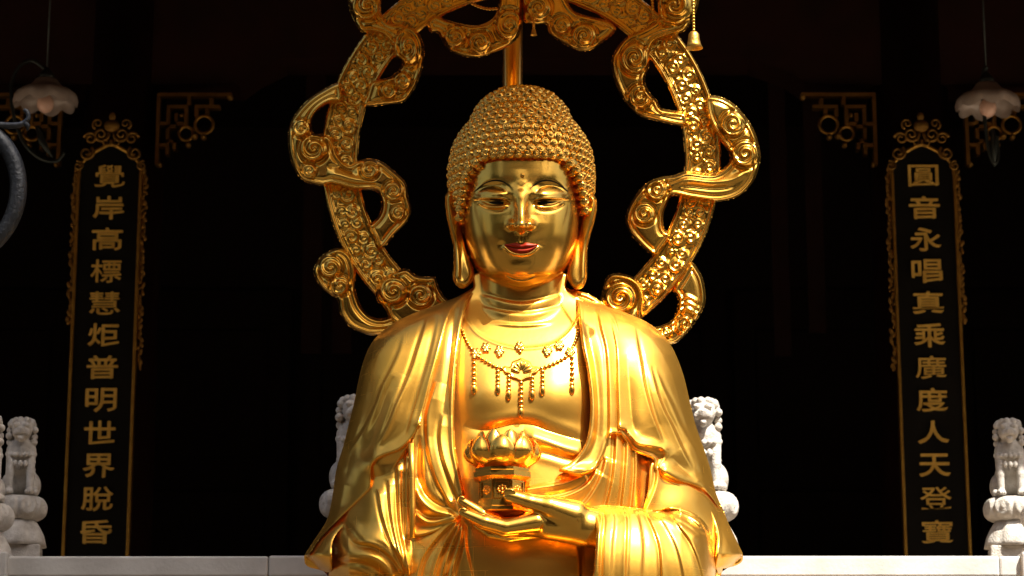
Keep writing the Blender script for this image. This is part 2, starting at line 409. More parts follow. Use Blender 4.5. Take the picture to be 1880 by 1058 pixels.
def lion(px, py, Y, label, mtl, sc=1.0, rz=0, block_to=None):
    """py: picture height of the paws"""
    base = V(px, py, 0, Y); root = empty('marble_lion', base - Vector((0, 0, .233 * sc))); root.scale = (sc,) * 3; root.rotation_euler.z = rz
    for nm, me, z in (('lion', LM[0], .233), ('lotus_drum', LM[1], .118), ('lotus_foot', LM[2], 0.0), ('plinth', LM[3], -.0), ('block', LM[4], 0.0)):
        o = obj(nm, me, mtl, root); o.location.z = z
        if nm == 'block':
            o.scale.z = (root.location.z - TER + .005) / sc / 1.3 if block_to is None else 1
            if block_to is not None: o.scale.z = max(.08, (root.location.z - block_to) / sc / 1.3)
    tag(root, label, 'statue', 'marble lions on lotus pedestals')
lion(-32, 925, RY + .08, 'pale marble lion whose pedestal stands on the rail end beside the bronze ring', MARBLE3, 1.0, R(15), RT + .0)
lion(36, 912, 2.2, 'weathered marble lion on lotus drum beside the couplet board ending in the character for dusk', MARBLE2, 1.0, R(8))
lion(648, 900, 1.55, 'marble lion mostly hidden behind the robed arm with the hanging empty sleeve', MARBLE3, 1.13, R(6))
lion(1294, 905, 1.55, 'sunlit marble lion peeping out behind the arm whose hand holds the lotus lamp', MARBLE3, 1.13, R(-6))
lion(1856, 914, 2.2, 'marble lion on lotus drum beside the couplet board ending in the character for treasure', MARBLE2, 1.0, R(-8))
lion(1932, 925, RY + .08, 'marble lion cut by the picture edge on the sunlit end of the rail', MARBLE3, 1.0, R(-15), RT + .0)
# ------------------------------------------------------------------ the golden statue
bud = empty('buddha_statue', (XC, 0, 2.05)); tag(bud, 'large gilded seated buddha statue with curled hair and draped robe', 'statue')
yy = [500, 520, 530, 545, 560, 575, 595, 620, 650, 690, 740, 780, 820, 860, 900, 930, 960, 995, 1020, 1040, 1058, 1120]
xL = [895, 885, 868, 840, 800, 760, 720, 690, 672, 660, 650, 640, 630, 618, 612, 607, 598, 575, 560, 582, 604, 604]
xR = [1025, 1033, 1044, 1062, 1105, 1150, 1193, 1222, 1240, 1255, 1267, 1277, 1291, 1304, 1313, 1323, 1336, 1353, 1364, 1342, 1314, 1314]
yD = [500, 540, 560, 600, 650, 700, 760, 850, 950, 1058, 1120]
vD = [50, 62, 76, 112, 142, 158, 168, 174, 182, 190, 190]
tL, tR, tD = tab(yy, xL, 21), tab(yy, xR, 21), tab(yD, vD, 81)
def body(x, y):
    l = tL(y); r = tR(y); c = (l + r) / 2; w_ = (r - l) / 2
    t = np.clip(np.abs((x - c) / w_), 0, 1); return tD(y) * np.clip(1 - t ** 2.3, 0, 1) ** .5
def neck(x, y):
    t = np.clip(np.abs((x - AX) / 84), 0, 1); return 80 * np.clip(1 - t ** 2.2, 0, 1) ** .5
yC = [500, 560, 575, 600, 640, 700, 750, 785, 830, 900, 980, 1058, 1120]
vC = [40, 55, 76, 98, 122, 146, 153, 151, 160, 172, 182, 186, 186]
tC = tab(yC, vC, 101)
def chest(x, y, d=None):
    t = np.clip(np.abs((x - AX) / 240), 0, 1); h = tC(y) * np.clip(1 - t ** 2.3, 0, 1) ** .5
    h = h + gauss(x, y, 897, 725, 52, 52, 11) + gauss(x, y, 1017, 725, 52, 52, 11)
    h = h + groove(x, y, [(850, 782), (890, 790), (940, 780), (975, 780), (1010, 793), (1085, 815)], 5, 7)
    h = h + ridge(x, y, [(960, 800), (1000, 808), (1040, 822), (1080, 830)], 9, 13)
    h = h + groove(x, y, [(965, 826), (1000, 830), (1040, 842), (1070, 850)], 4, 5)
    hn = neck(x, y)
    for arc, a_ in (([(850, 528), (885, 541), (957, 556), (1028, 541), (1062, 528)], 7), ([(845, 540), (870, 558), (957, 575), (1043, 558), (1070, 540)], 8), ([(838, 556), (862, 580), (957, 596), (1052, 580), (1075, 556)], 8)):
        dd, s, pos, _, _ = segd(x, y, crv(arc)); sdn = dd * s
        hn = hn + a_ / (1 + np.exp(-np.clip(sdn / 1.5, -30, 30))) - 1.6 * np.exp(-((sdn + 2.5) / 3) ** 2)
    hn = hn - np.clip(y - 596, 0, None) * 1.2
    k = 10.0; m = np.clip(.5 + .5 * (h - hn) / k, 0, 1); h = hn * (1 - m) + h * m + k * m * (1 - m)
    dd, s, pos, _, _ = segd(x, y, crv([(845, 570), (862, 596), (880, 615), (912, 631), (957, 640), (1010, 634), (1042, 614), (1060, 588), (1070, 565)]))
    h = h + 2.6 * np.exp(-(dd / 3.2) ** 2) + 2.0 / (1 + np.exp(-np.clip(dd * s / 2, -30, 30)))
    return h
lobj('torso', [(880, 500), (1030, 500), (1040, 530), (1075, 560), (1100, 650), (1112, 760), (1112, 950), (1112, 1080), (1112, 1120), (800, 1120), (790, 960), (805, 760), (822, 650), (838, 560), (868, 530)], chest, GOLD, bud, step=1.6)

# --- robe panels beside the bare chest
def pan_left(x, y, d):
    h = np.maximum(body(x, y) + 9, chest(x, y) + 4 if False else 0) + 3
    h = h + 4 * np.exp(-((d - 5) / 4) ** 2)
    h = h + stepf(x, y, [(800, 700), (785, 750), (782, 780), (786, 830), (800, 880), (825, 925), (846, 948)], 9, 20, -1)
    h = h + stepf(x, y, [(812, 760), (806, 800), (812, 840), (826, 880), (846, 930)], 8, 14, -1)
    h = h + groove(x, y, [(836, 560), (832, 600), (826, 660), (818, 720), (812, 770)], 3.5, 5)
    h = h + ridge(x, y, [(760, 880), (772, 915), (800, 938), (845, 947)], 10, 9) + ridge(x, y, [(762, 940), (785, 958), (815, 955), (846, 948)], 8, 6)
    h = h + groove(x, y, [(768, 870), (778, 905), (805, 928), (845, 942)], 5, 5) + groove(x, y, [(760, 925), (780, 948), (815, 950), (846, 946)], 4, 4)
    h = h + groove(x, y, [(770, 800), (766, 850), (768, 900)], 6, 6)
    h = h + gauss(x, y, 815, 860, 30, 60, 8)
    return h
lobj('inner_robe', [(874, 530), (860, 552), (851, 585), (846, 610), (840, 650), (836, 690), (834, 740), (834, 780), (836, 824), (842, 855), (848, 885), (853, 910), (850, 945), (815, 972), (762, 986), (750, 960), (749, 880), (752, 815), (762, 770), (776, 720), (790, 650), (806, 590), (835, 550)], pan_left, GOLD, bud, lip=14)
def pan_right(x, y, d):
    h = body(x, y) + 12 + 4 * np.exp(-((d - 5) / 4) ** 2)
    h = h + stepf(x, y, [(1094, 558), (1104, 604), (1113, 642), (1117, 700), (1118, 780), (1112, 830), (1100, 850)], 8, 14, -1)
    h = h + groove(x, y, [(1075, 600), (1090, 660), (1098, 730), (1096, 800), (1080, 845)], 5, 9) + ridge(x, y, [(1066, 590), (1082, 660), (1091, 740), (1088, 800), (1070, 840)], 4, 6)
    h = h + 10 * np.exp(-((y - 862) / 9) ** 2) * (x < 1095)
    return h
lobj('inner_robe', [(1036, 530), (1050, 540), (1060, 560), (1064, 600), (1069, 638), (1079, 687), (1084, 750), (1078, 804), (1063, 834), (1044, 851), (1030, 857), (1027, 866), (1038, 868), (1052, 874), (1072, 874), (1092, 862), (1108, 838), (1122, 800), (1146, 790), (1150, 700), (1146, 640), (1130, 580), (1090, 545), (1060, 534)], pan_right, GOLD, bud, lip=16)
def under_right(x, y, d):
    h = body(x, y) + 2 + gauss(x, y, 1130, 880, 40, 60, 6)
    for q, a_ in (([(1130, 780), (1129, 830), (1124, 880), (1112, 935)], 10), ([(1112, 840), (1100, 880), (1075, 920), (1050, 935)], 9), ([(1095, 862), (1075, 890), (1040, 908), (1000, 915)], 8), ([(1150, 800), (1148, 860), (1140, 935)], 9), ([(1165, 825), (1166, 870), (1160, 937)], 9), ([(1075, 868), (1040, 884), (990, 893), (960, 898)], 6)):
        h = h + stepf(x, y, q, a_, 12, -1, 2.0, .05, .05)
    h = h - 16 / (1 + np.exp(-np.clip((x - 1171) / 1.5, -30, 30))) / (1 + np.exp(np.clip((x - 1197) / 1.5, -30, 30)))
    return h
lobj('under_robe', [(952, 902), (985, 889), (1030, 879), (1070, 866), (1100, 840), (1112, 790), (1150, 780), (1215, 800), (1216, 900), (1212, 965), (1140, 970), (1060, 965), (990, 935), (955, 925)], under_right, GOLD, bud, lip=10)
def skirt(x, y, d):
    h = np.maximum(chest(x, y), body(x, y)) + 8
    for q, a_ in (([(848, 950), (815, 975), (775, 1030), (762, 1110)], 10), ([(848, 950), (825, 985), (800, 1040), (790, 1110)], 11), ([(850, 952), (835, 990), (815, 1050), (808, 1110)], 10), ([(852, 955), (845, 1000), (832, 1050), (828, 1110)], 10), ([(856, 960), (856, 1000), (866, 1050), (880, 1110)], 7)):
        h = h + stepf(x, y, q, a_, 11, 1, 1.8, .1, 0)
    h = h + gauss(x, y, 960, 1040, 70, 50, 6) - 8 / (1 + np.exp(-np.clip((x - 1066) / 2, -30, 30)))
    return h
lobj('lower_robe', [(748, 984), (790, 978), (835, 945), (870, 945), (1000, 960), (1100, 980), (1105, 1050), (1105, 1120), (740, 1120), (744, 1050)], skirt, GOLD, bud, lip=10)

# --- arm on the left: sleeve under the cloak
def sleeve_left(x, y, d):
    h = body(x, y) + 2 + gauss(x, y, 665, 1000, 60, 70, 22) + gauss(x, y, 690, 930, 30, 60, 10)
    t = np.clip((x - 600) / 40, 0, 1); h = h * (.35 + .65 * t ** .5)
    for q, a_, s_ in (([(692, 898), (700, 945), (715, 990), (735, 1030), (748, 1065)], 10, -1), ([(728, 850), (730, 900), (733, 960), (742, 1010), (750, 1060)], 9, -1), ([(745, 830), (743, 900), (745, 990)], 9, -1),
                      ([(712, 880), (716, 940), (728, 1000), (745, 1050)], 7, -1)):
        h = h + stepf(x, y, q, a_, 13, s_, 1.8, .06, .05)
    h = h + groove(x, y, [(632, 962), (640, 985), (655, 1000), (690, 1008), (720, 1030), (742, 1065)], 11, 7, .1, .05)
    h = h + ridge(x, y, [(655, 998), (672, 996), (700, 1008), (725, 1032), (742, 1062)], 7, 6)
    h = h + groove(x, y, [(610, 995), (616, 1022), (630, 1032), (660, 1034), (690, 1045), (715, 1070)], 9, 6, .1, .05) + ridge(x, y, [(614, 1012), (625, 1027), (660, 1029), (700, 1050)], 5, 5)
    return h
lobj('sleeve', [(604, 1000), (606, 975), (630, 945), (680, 880), (700, 860), (735, 815), (752, 790), (770, 780), (766, 880), (762, 986), (756, 1050), (750, 1120), (604, 1120), (604, 1050)], sleeve_left, GOLD, bud, lip=12)
CORD = [(755, 815, 172), (757, 870, 176), (758, 930, 180), (757, 988, 186)]
vv, ff = tube([V(*q) for q in CORD], .011, 8); kid(obj('fold_cord', mesh('cord', vv, ff), GOLD), bud)

# --- cloak over both shoulders
def cloak_left(x, y, d):
    h = body(x, y)
    h = h + 14 * np.clip((h / 60), 0, 1)
    h = h + gauss(x, y, 700, 720, 50, 130, 10)
    w_ = np.clip(h / 50, 0, 1)
    f = stepf(x, y, [(741, 612), (733, 642), (719, 674), (701, 710), (688, 745), (665, 792), (640, 828)], 7, 16, -1, 2.2, .3, .15)
    f = f + stepf(x, y, [(786, 578), (776, 608), (765, 642), (756, 671), (742, 708), (728, 740), (712, 780), (695, 815)], 9, 16, -1, 2.0, .15, .2)
    f = f + stepf(x, y, [(806, 575), (797, 620), (786, 665), (772, 712), (757, 760), (745, 800)], 5, 12, -1, 2.4, .2, .2)
    f = f + groove(x, y, [(722, 690), (708, 725), (694, 765), (672, 805)], 3.5, 7, .3, .3) + ridge(x, y, [(745, 690), (730, 725), (712, 770), (690, 825), (684, 860)], 5, 10, .3, .1)
    f = f + groove(x, y, [(652, 815), (640, 850), (632, 890)], 6, 12, .3, .3)
    f = f + 9 * np.exp(-(segd(x, y, crv([(768, 780), (757, 804), (734, 825), (697, 839), (683, 853)]))[0] / 14) ** 2)
    f = f + 5 * np.exp(-(segd(x, y, crv([(868, 530), (836, 560), (821, 585), (810, 626), (799, 667), (787, 710), (776, 755), (770, 780)]))[0] / 6) ** 2)
    tail = gauss(x, y, 590, 1010, 60, 50, 26)
    return h + f * w_ + tail
cl_in = [(872, 526), (852, 543), (834, 560), (822, 585), (811, 626), (800, 667), (788, 710), (777, 755), (769, 782), (757, 804), (734, 825), (705, 836), (688, 846), (681, 860), (681, 880), (679, 897), (670, 908), (650, 927), (616, 959), (592, 984), (578, 1002), (566, 1022)]
cl_out = [(561, 1030), (559, 1020), (575, 994), (598, 959), (607, 930), (612, 900), (618, 860), (630, 820), (640, 780), (650, 740), (660, 690), (672, 650), (690, 620), (720, 595), (760, 575), (800, 560), (840, 545)]
lobj('cloak', cl_in + cl_out, cloak_left, GOLD, bud, lip=10, step=1.6)
# its lining, seen below the hem
def lining_left(x, y, d):
    h = cloak_left(x, y, d) - 12 - 6 * np.clip((y - 830) / 200, 0, 1)
    return h + gauss(x, y, 692, 864, 16, 18, 5)
lobj('cloak_lining', [(772, 778), (760, 806), (744, 830), (725, 858), (708, 882), (692, 900), (668, 928), (637, 960), (614, 986), (609, 1010), (608, 1049), (585, 1046), (565, 1040), (559, 1028), (570, 1005), (600, 965), (640, 925), (672, 895), (674, 860), (690, 835), (735, 815)], lining_left, GOLD, bud, lip=8, step=1.6)
def cloak_right(x, y, d):
    h = body(x, y); h = h + 14 * np.clip(h / 60, 0, 1) + gauss(x, y, 1205, 720, 50, 130, 10); w_ = np.clip(h / 50, 0, 1)
    f = stepf(x, y, [(1166, 600), (1172, 635), (1178, 667), (1185, 710), (1197, 755), (1206, 780), (1218, 812)], 9, 16, 1, 2.0, .25, .15)
    f = f + stepf(x, y, [(1194, 668), (1208, 721), (1221, 755), (1233, 778), (1252, 820), (1272, 862)], 8, 14, 1, 2.0, .25, .2)
    f = f + stepf(x, y, [(1204, 675), (1219, 712), (1235, 744), (1251, 780), (1275, 820), (1295, 850)], 7, 12, 1, 2.0, .3, .2)
    f = f + stepf(x, y, [(1122, 590), (1130, 631), (1133, 667), (1134, 721), (1136, 790)], 8, 12, -1, 2.0, .25, .05) + groove(x, y, [(1150, 650), (1155, 710), (1160, 770), (1170, 810)], 4, 8, .3, .2)
    f = f + groove(x, y, [(1232, 838), (1255, 862), (1280, 884)], 6, 10, .3, .3) + ridge(x, y, [(1213, 860), (1240, 870), (1275, 880), (1300, 900)], 7, 11, .1, .1)
    f = f + 8 * np.exp(-(segd(x, y, crv([(1138, 790), (1158, 803), (1172, 815), (1195, 820), (1218, 828)]))[0] / 10) ** 2)
    tail = gauss(x, y, 1340, 1005, 50, 45, 22)
    return h + f * w_ + tail
lobj('cloak', [(1040, 528), (1062, 545), (1105, 560), (1150, 575), (1193, 595), (1222, 620), (1240, 650), (1255, 690), (1267, 740), (1277, 780), (1291, 820), (1304, 860), (1313, 900), (1323, 930), (1318, 930), (1304, 911), (1290, 898), (1269, 890), (1243, 882), (1222, 872), (1209, 860), (1211, 850), (1219, 839), (1220, 831), (1214, 824), (1193, 821), (1172, 817), (1159, 804), (1148, 789), (1138, 788), (1133, 780), (1126, 760), (1124, 700), (1120, 650), (1108, 600), (1080, 555)], cloak_right, GOLD, bud, lip=10, step=1.6)
def lining_right(x, y, d): return cloak_right(x, y, d) - 11 + 4 * np.exp(-((d - 4) / 4) ** 2)
lobj('cloak_lining', [(1130, 782), (1140, 781), (1165, 798), (1195, 812), (1222, 818), (1226, 840), (1216, 856), (1235, 868), (1275, 880), (1305, 895), (1325, 930), (1338, 962), (1354, 996), (1364, 1020), (1358, 1035), (1330, 1044), (1312, 1044), (1314, 1016), (1316, 985), (1308, 953), (1295, 930), (1274, 911), (1248, 897), (1217, 884), (1201, 862), (1199, 845), (1186, 838), (1163, 829), (1150, 815), (1139, 800)], lining_right, GOLD, bud, lip=8, step=1.6)
# back of the robe
rows = np.linspace(528, 1120, 60); vb, fb = [], []
for y in rows:
    l = float(tL(y)); r = float(tR(y)); a = np.linspace(0, math.pi, 41)
    vb.append(P((l + r) / 2 - (r - l) / 2 * np.cos(a) * .997, y, -tD(y) * .8 * np.sin(a) + 1.5))
vb = np.concatenate(vb); fb = [(i * 41 + k, i * 41 + k + 1, (i + 1) * 41 + k + 1, (i + 1) * 41 + k) for i in range(59) for k in range(40)]
kid(obj('robe_back', mesh('robe_back', vb, fb), GOLD), bud)

# --- forearm sleeve on the right
def sleeve_right(x, y, d):
    top = np.interp(x, [1070, 1085, 1120, 1170, 1200, 1250, 1285, 1300, 1315], [935, 930, 929, 934, 940, 938, 955, 980, 1030])
    t = np.clip((y - top) / 130, 0, 1)
    h = 198 + 92 * np.sqrt(np.clip(1 - (1 - t) ** 2.2, 0, 1)) - 58 * np.clip((x - 1110) / 190, 0, 1) ** 1.2
    e = np.clip((1314 - x) / 45, 0, 1); h = h * (.45 + .55 * np.sqrt(np.clip(1 - (1 - e) ** 2, 0, 1)))
    for i, (xa, xb, xc) in enumerate([(1106, 1102, 1100), (1128, 1124, 1122), (1150, 1150, 1148), (1172, 1180, 1178), (1190, 1210, 1215), (1212, 1240, 1255), (1235, 1270, 1290)]):
        h = h + stepf(x, y, [(xa - 14, 930), (xa, 950), (xb, 1000), (xc, 1060), (xc + 2, 1115)], (9, 4.5, 8, 5, 8.5, 4.5, 6.5)[i], (8, 15, 10, 18, 12, 20, 16)[i], 1 if i < 4 else -1, (1.6, 2.6, 1.6, 2.4, 1.8, 3, 2)[i], .08, 0)
    h = h + groove(x, y, [(1192, 945), (1225, 941), (1262, 952), (1297, 982)], 13, 5, .15, .1) + ridge(x, y, [(1190, 938), (1228, 932), (1268, 946), (1300, 980)], 6, 5, .1, .1)
    h = h + groove(x, y, [(1225, 950), (1255, 962), (1290, 988)], 6, 4, .2, .2)
    return h + 4 * np.exp(-((d - 4) / 4) ** 2) * (x < 1110)
lobj('sleeve', [(1084, 934), (1096, 929), (1120, 928), (1170, 933), (1205, 937), (1235, 931), (1270, 940), (1295, 960), (1306, 985), (1312, 1030), (1314, 1120), (1088, 1120), (1090, 1050), (1093, 1010), (1095, 970), (1090, 950)], sleeve_right, GOLD, bud, lip=70, step=1.6)
# upper arm cloth between sleeve and cloak
lobj('upper_sleeve', [(1196, 850), (1222, 862), (1262, 885), (1300, 915), (1322, 960), (1322, 1060), (1250, 1060), (1200, 1000), (1180, 950), (1190, 900)], lambda x, y, d: body(x, y) + 6 + gauss(x, y, 1255, 925, 45, 35, 10) + stepf(x, y, [(1205, 850), (1203, 890), (1180, 945)], 8, 10, -1), GOLD, bud, lip=6)
# lap below
vv, ff = lathe([(.30, 2.05), (.78, 2.07), (.90, 2.16), (.88, 2.30), (.76, 2.42), (.58, 2.46)], 40)
o = obj('lap', mesh('lap', vv, ff), GOLD); o.scale = (1, .62, 1); o.location = (XC, -.05, 0); kid(o, bud)

# --- hand
H = [((1112, 974, 218), 36, (1078, 968, 224), 36), ((1078, 968, 224), 36, (1010, 962, 228), 30), ((1010, 960, 215), 30, (968, 962, 222), 22),
     ((1052, 946, 238), 30, (1008, 930, 250), 20, 8), ((1008, 930, 250), 19, (972, 921, 255), 14, 4), ((972, 921, 255), 13.5, (936, 910, 256), 12.5, 3),
     ((985, 958, 246), 19, (930, 968, 252), 14, 5), ((930, 968, 252), 13.5, (890, 958, 252), 12, 2), ((890, 958, 252), 12, (850, 941, 247), 8.5, 2),
     ((985, 958, 226), 18, (925, 962, 230), 13.5, 4), ((925, 962, 230), 13, (886, 944, 230), 12, 2), ((886, 944, 230), 11.5, (848, 920, 226), 8.5, 2),
     ((985, 966, 206), 18, (925, 974, 209), 13, 4), ((925, 974, 209), 12.5, (886, 962, 207), 11, 2), ((886, 962, 207), 11, (852, 940, 204), 8, 2),
     ((990, 975, 190), 16, (935, 986, 192), 11.5, 4), ((935, 986, 192), 11, (900, 980, 190), 9.5, 2), ((900, 980, 190), 9.5, (874, 964, 188), 7.5, 2)]
v, f = sdf_mesh(H, (830, 870, 150), (1185, 1030, 300), 1.7, 9)
hand = obj('hand', mesh('hand', P(v[:, 0], v[:, 1], v[:, 2]), f), GOLD_POL); kid(hand, bud)
def nail(px, py, h, rx, ry, rot):
    o = obj('nail', sphere(1, 12, 8), GOLD_POL); o.location = V(px, py, h); o.scale = (rx * S, .0035, ry * S); o.rotation_euler = (R(15), rot, 0); kid(o, hand)
nail(936, 905, 267, 11, 7.5, R(10)); nail(851, 938, 254.5, 7, 5, R(25)); nail(848, 916, 233.5, 6, 5, R(32))

# --- face
fy = [262, 280, 300, 340, 370, 400, 430, 455, 475, 490, 500, 510, 520, 527, 531, 533.5]
fw = [111, 112.5, 113, 112.5, 111.5, 109.5, 106, 100.5, 93.5, 86.5, 80, 70.5, 57, 42, 29, 4]
fd = [121, 126, 128, 130, 130, 129, 127, 124, 120, 115, 110, 103, 92, 82, 74, 66]
NOSE = tab([310, 330, 345, 358, 375, 395, 406, 413, 418, 422, 427, 433, 440], [0, 1.8, 4.6, 8.5, 14.5, 24.5, 30.5, 32, 28, 17, 5, .8, 0], 33)
def face_add(u, y):
    h = np.zeros_like(u)
    for s in (-1, 1):
        us = u * s; A = lambda pts: pts
        h += gauss(us, y, 52, 341, 30, 12, -6) + gauss(us, y, 52, 357, 35, 12.5, 13)
        h += gauss(us, y, 24, 366, 9, 14, -6)
        h += groove(us, y, [(24, 356), (36, 345), (52, 341), (70, 346), (84, 357)], 2.6, 3.2)
        dd, sg, pos, _, _ = segd(us, y, crv([(14, 352), (22, 341), (34, 333.5), (47, 331), (62, 334), (76, 342), (88, 352)]))
        h += 3.2 / (1 + np.exp(np.clip(dd * sg / 1.6, -30, 30))) * np.exp(-dd / 16) * win(pos, .1, .1)
        h += stepf(us, y, [(20, 373), (30, 368), (46, 366.4), (66, 366), (88, 366.5)], -7, 9, 1, 1.6, .12, .2) + ridge(us, y, [(22, 370.5), (30, 366), (46, 364.2), (66, 364), (86, 365.5)], 1.6, 1.8, .1, .1)
        h += ridge(us, y, [(24, 376), (34, 379.5), (48, 380.5), (62, 378.5), (80, 370)], 5.0, 3.2, .1, .2)
        h += ridge(us, y, [(26, 384), (46, 387.5), (64, 385), (80, 376)], -2.4, 3, .2, .2)
        h += gauss(us, y, 18.5, 412, 7, 7.5, 12) + ridge(us, y, [(13, 399), (13.5, 408), (12.5, 417)], -2.5, 3.2)
        h += gauss(us, y, 64, 428, 30, 36, 3.5) + ridge(us, y, [(7, 430), (7.5, 446)], .9, 3)
        h += gauss(us, y, 36, 450, 6, 6, -2.2)
        h += gauss(us, y, 11, 423.5, 5.5, 3.2, -5)
    a = NOSE(y)
    wn = np.interp(y, [340, 370, 395, 410, 425], [12, 10.5, 11, 14.5, 12])
    h += a * (.78 * np.exp(-np.abs(u / wn) ** 2.6) + .22 * np.exp(-(u / (wn * 2.1)) ** 2))
    h += gauss(u, y, 0, 411, 9, 8.5, 3.5) + ridge(u, y, [(0, 429), (0, 446)], -1.5, 3.6)
    h += gauss(u, y, 0, 450, 46, 30, 4) + ridge(u, y, [(-34, 451), (-20, 464), (0, 468.5), (20, 464), (34, 450.5)], 3.0, 3.0, .05, .05)
    h += ridge(u, y, [(-24, 477), (0, 479), (24, 477)], -1.0, 12) + gauss(u, y, 0, 494, 38, 18, 4.5)
    h += groove(u, y, [(-28, 504.5), (-14, 511), (0, 513), (14, 511), (28, 504.5)], 3, 1.8)
    return h
def face_h(px, py):
    u = px - AX; w_ = np.interp(py, fy, fw); t = np.clip(np.abs(u) / w_, 0, .9999)
    return np.interp(py, fy, fd) * (1 - t ** 2) ** .46 + face_add(u, py) * np.clip((1 - t) / .15, 0, 1)
HY = -.03                                     # plane of the head's centre
def smooth_tab(xs, ys, x, k=5):
    return np.interp(x, xs, ys)
ys = np.concatenate([np.arange(262, 505, 1.15), 505 + 28.5 * np.sin(np.linspace(0, 1, 36) * math.pi / 2)])
ph = np.linspace(-math.pi / 2 * 1.16, math.pi / 2 * 1.16, 261)
YY, PH = np.meshgrid(ys, ph, indexing='ij')
def sm(v_, k):                                # smooth the tables a little
    ker = np.hanning(k); ker /= ker.sum(); return np.convolve(np.pad(v_, k // 2, mode='edge'), ker, 'valid')
wt = np.interp(ys, fy, fw); dt = np.interp(ys, fy, fd)
wt[:180] = sm(wt, 31)[:180]; dt = sm(dt, 31)
U = wt[:, None] * np.sin(PH); c = np.cos(PH)
EXPN = 2.3
Hh = np.where(c > 0, dt[:, None] * np.clip(1 - np.abs(np.sin(PH)) ** EXPN, 0, 1) ** .47, dt[:, None] * c) + face_add(U.ravel(), YY.ravel()).reshape(U.shape) * np.clip(c / .5, 0, 1)
v = P(AX + U, YY, Hh, HY).reshape(-1, 3); nr, nc = U.shape
f = [(i * nc + k, i * nc + k + 1, (i + 1) * nc + k + 1, (i + 1) * nc + k)[::-1] for i in range(nr - 1) for k in range(nc - 1)]
# close the jaw towards the neck
o0 = len(v); lastw = np.linspace(-1, 1, nc)
v = np.concatenate([v, P(AX + U[-1] * 6, 531.0, 30 + 0 * U[-1], HY)])
f += [((nr - 1) * nc + k, o0 + k, o0 + k + 1, (nr - 1) * nc + k + 1) for k in range(nc - 1)]
kid(obj('head', mesh('head', v, f), GOLD_POL), bud)
from_face = lambda px, py: np.interp(py, ys, dt) * np.clip(1 - np.abs((px - AX) / np.interp(py, ys, wt)) ** EXPN, 0, 1) ** .47 + face_add(px - AX, py)
def brow(s):
    p = np.array([(16, 347), (24, 339.5), (35, 333.5), (48, 331.5), (62, 334.5), (75, 342), (87, 352)], float); p = crv(p, 6)
    wd = 2.5 * np.sin(np.linspace(.12, math.pi - .05, len(p))) ** .8
    up = np.stack([AX + s * p[:, 0], p[:, 1] - wd * .6], -1); dn = np.stack([AX + s * p[:, 0], p[:, 1] + wd * .6], -1)
    poly = np.concatenate([up, dn[::-1]])
    return lobj('eyebrow', poly, lambda x, y, d: from_face(x, y) + 2.2, BLACKP, bud, step=.8, Y0=HY, lip=2, rnd=0, smooth_poly=False)
for s in (-1, 1):
    brow(s)
    e = [(31, 372), (37, 370.2), (47, 369.8), (55, 370.3), (59, 371.6), (54, 373.2), (46, 374.0), (36, 373.8)]
    e = [(AX + s * (a + (1.0 if s < 0 else -1.5)), b) for a, b in e]
    ey = lobj('eye', e, lambda x, y, d: from_face(x, y) + 1.6 + .6 * np.minimum(d, 2), BLACKP, bud, step=.8, Y0=HY, lip=3, rnd=0)
LU = [(-34, 450), (-22, 447.6), (-9, 445.6), (0, 448.6), (9, 445.6), (22, 447.6), (33.5, 449.5), (18, 454.6), (0, 456.4), (-18, 454.6)]
LL = [(-31, 451.5), (-18, 455.2), (0, 457), (18, 455.2), (30.5, 451), (20, 459.5), (9, 463.4), (-9, 463.4), (-20, 459.5)]
for q, a_ in ((LU, 4.5), (LL, 5.0)):
    lobj('lip', [(AX + a * .94, b) for a, b in q], lambda x, y, d, a_=a_: from_face(x, y) + 1.2 + a_ * np.sqrt(np.clip(d / 5, 0, 1)), LIP, bud, step=.9, Y0=HY, lip=5, rnd=0)
o = obj('urna', sphere(.0085, 14, 10), GOLD_POL); o.location = V(959, 322, from_face(np.array(959.), np.array(322.)) + 1, HY); kid(o, bud)

# --- ears
def ear(poly, rim, dish, name='ear'):
    def hf(x, y, d):
        h = 22 + 15 * np.sqrt(np.clip(1 - (1 - np.clip(d / 15, 0, 1)) ** 2, 0, 1)) + ridge(x, y, rim, 6, 5, .02, .1) + 10 * np.clip((y - 440) / 80, 0, 1)
        return h - gauss(x, y, dish[0], dish[1], 7, 32, 8)
    return lobj(name, poly, hf, GOLD_POL, bud, step=1.5, Y0=HY, back=-22, rnd=5)
ear([(824, 350), (818, 358), (817, 372), (820, 400), (826, 428), (832, 455), (832, 490), (831, 510), (836, 522), (846, 530), (858, 527), (868, 515), (871, 500), (866, 482), (858, 462), (852, 440), (848, 415), (846, 395), (838, 372), (832, 355)],
    [(832, 358), (823, 362), (824, 385), (829, 415), (838, 450), (840, 490), (840, 512), (850, 522)], (846, 435))
ear([(1090, 357), (1095, 366), (1096, 382), (1092, 405), (1085, 430), (1079, 455), (1078, 490), (1077, 512), (1071, 527), (1058, 532), (1048, 524), (1041, 510), (1042, 492), (1048, 475), (1055, 455), (1060, 435), (1064, 415), (1068, 395), (1076, 375), (1083, 360)],
    [(1082, 363), (1090, 368), (1088, 390), (1082, 418), (1073, 450), (1071, 490), (1070, 512), (1060, 524)], (1064, 440))

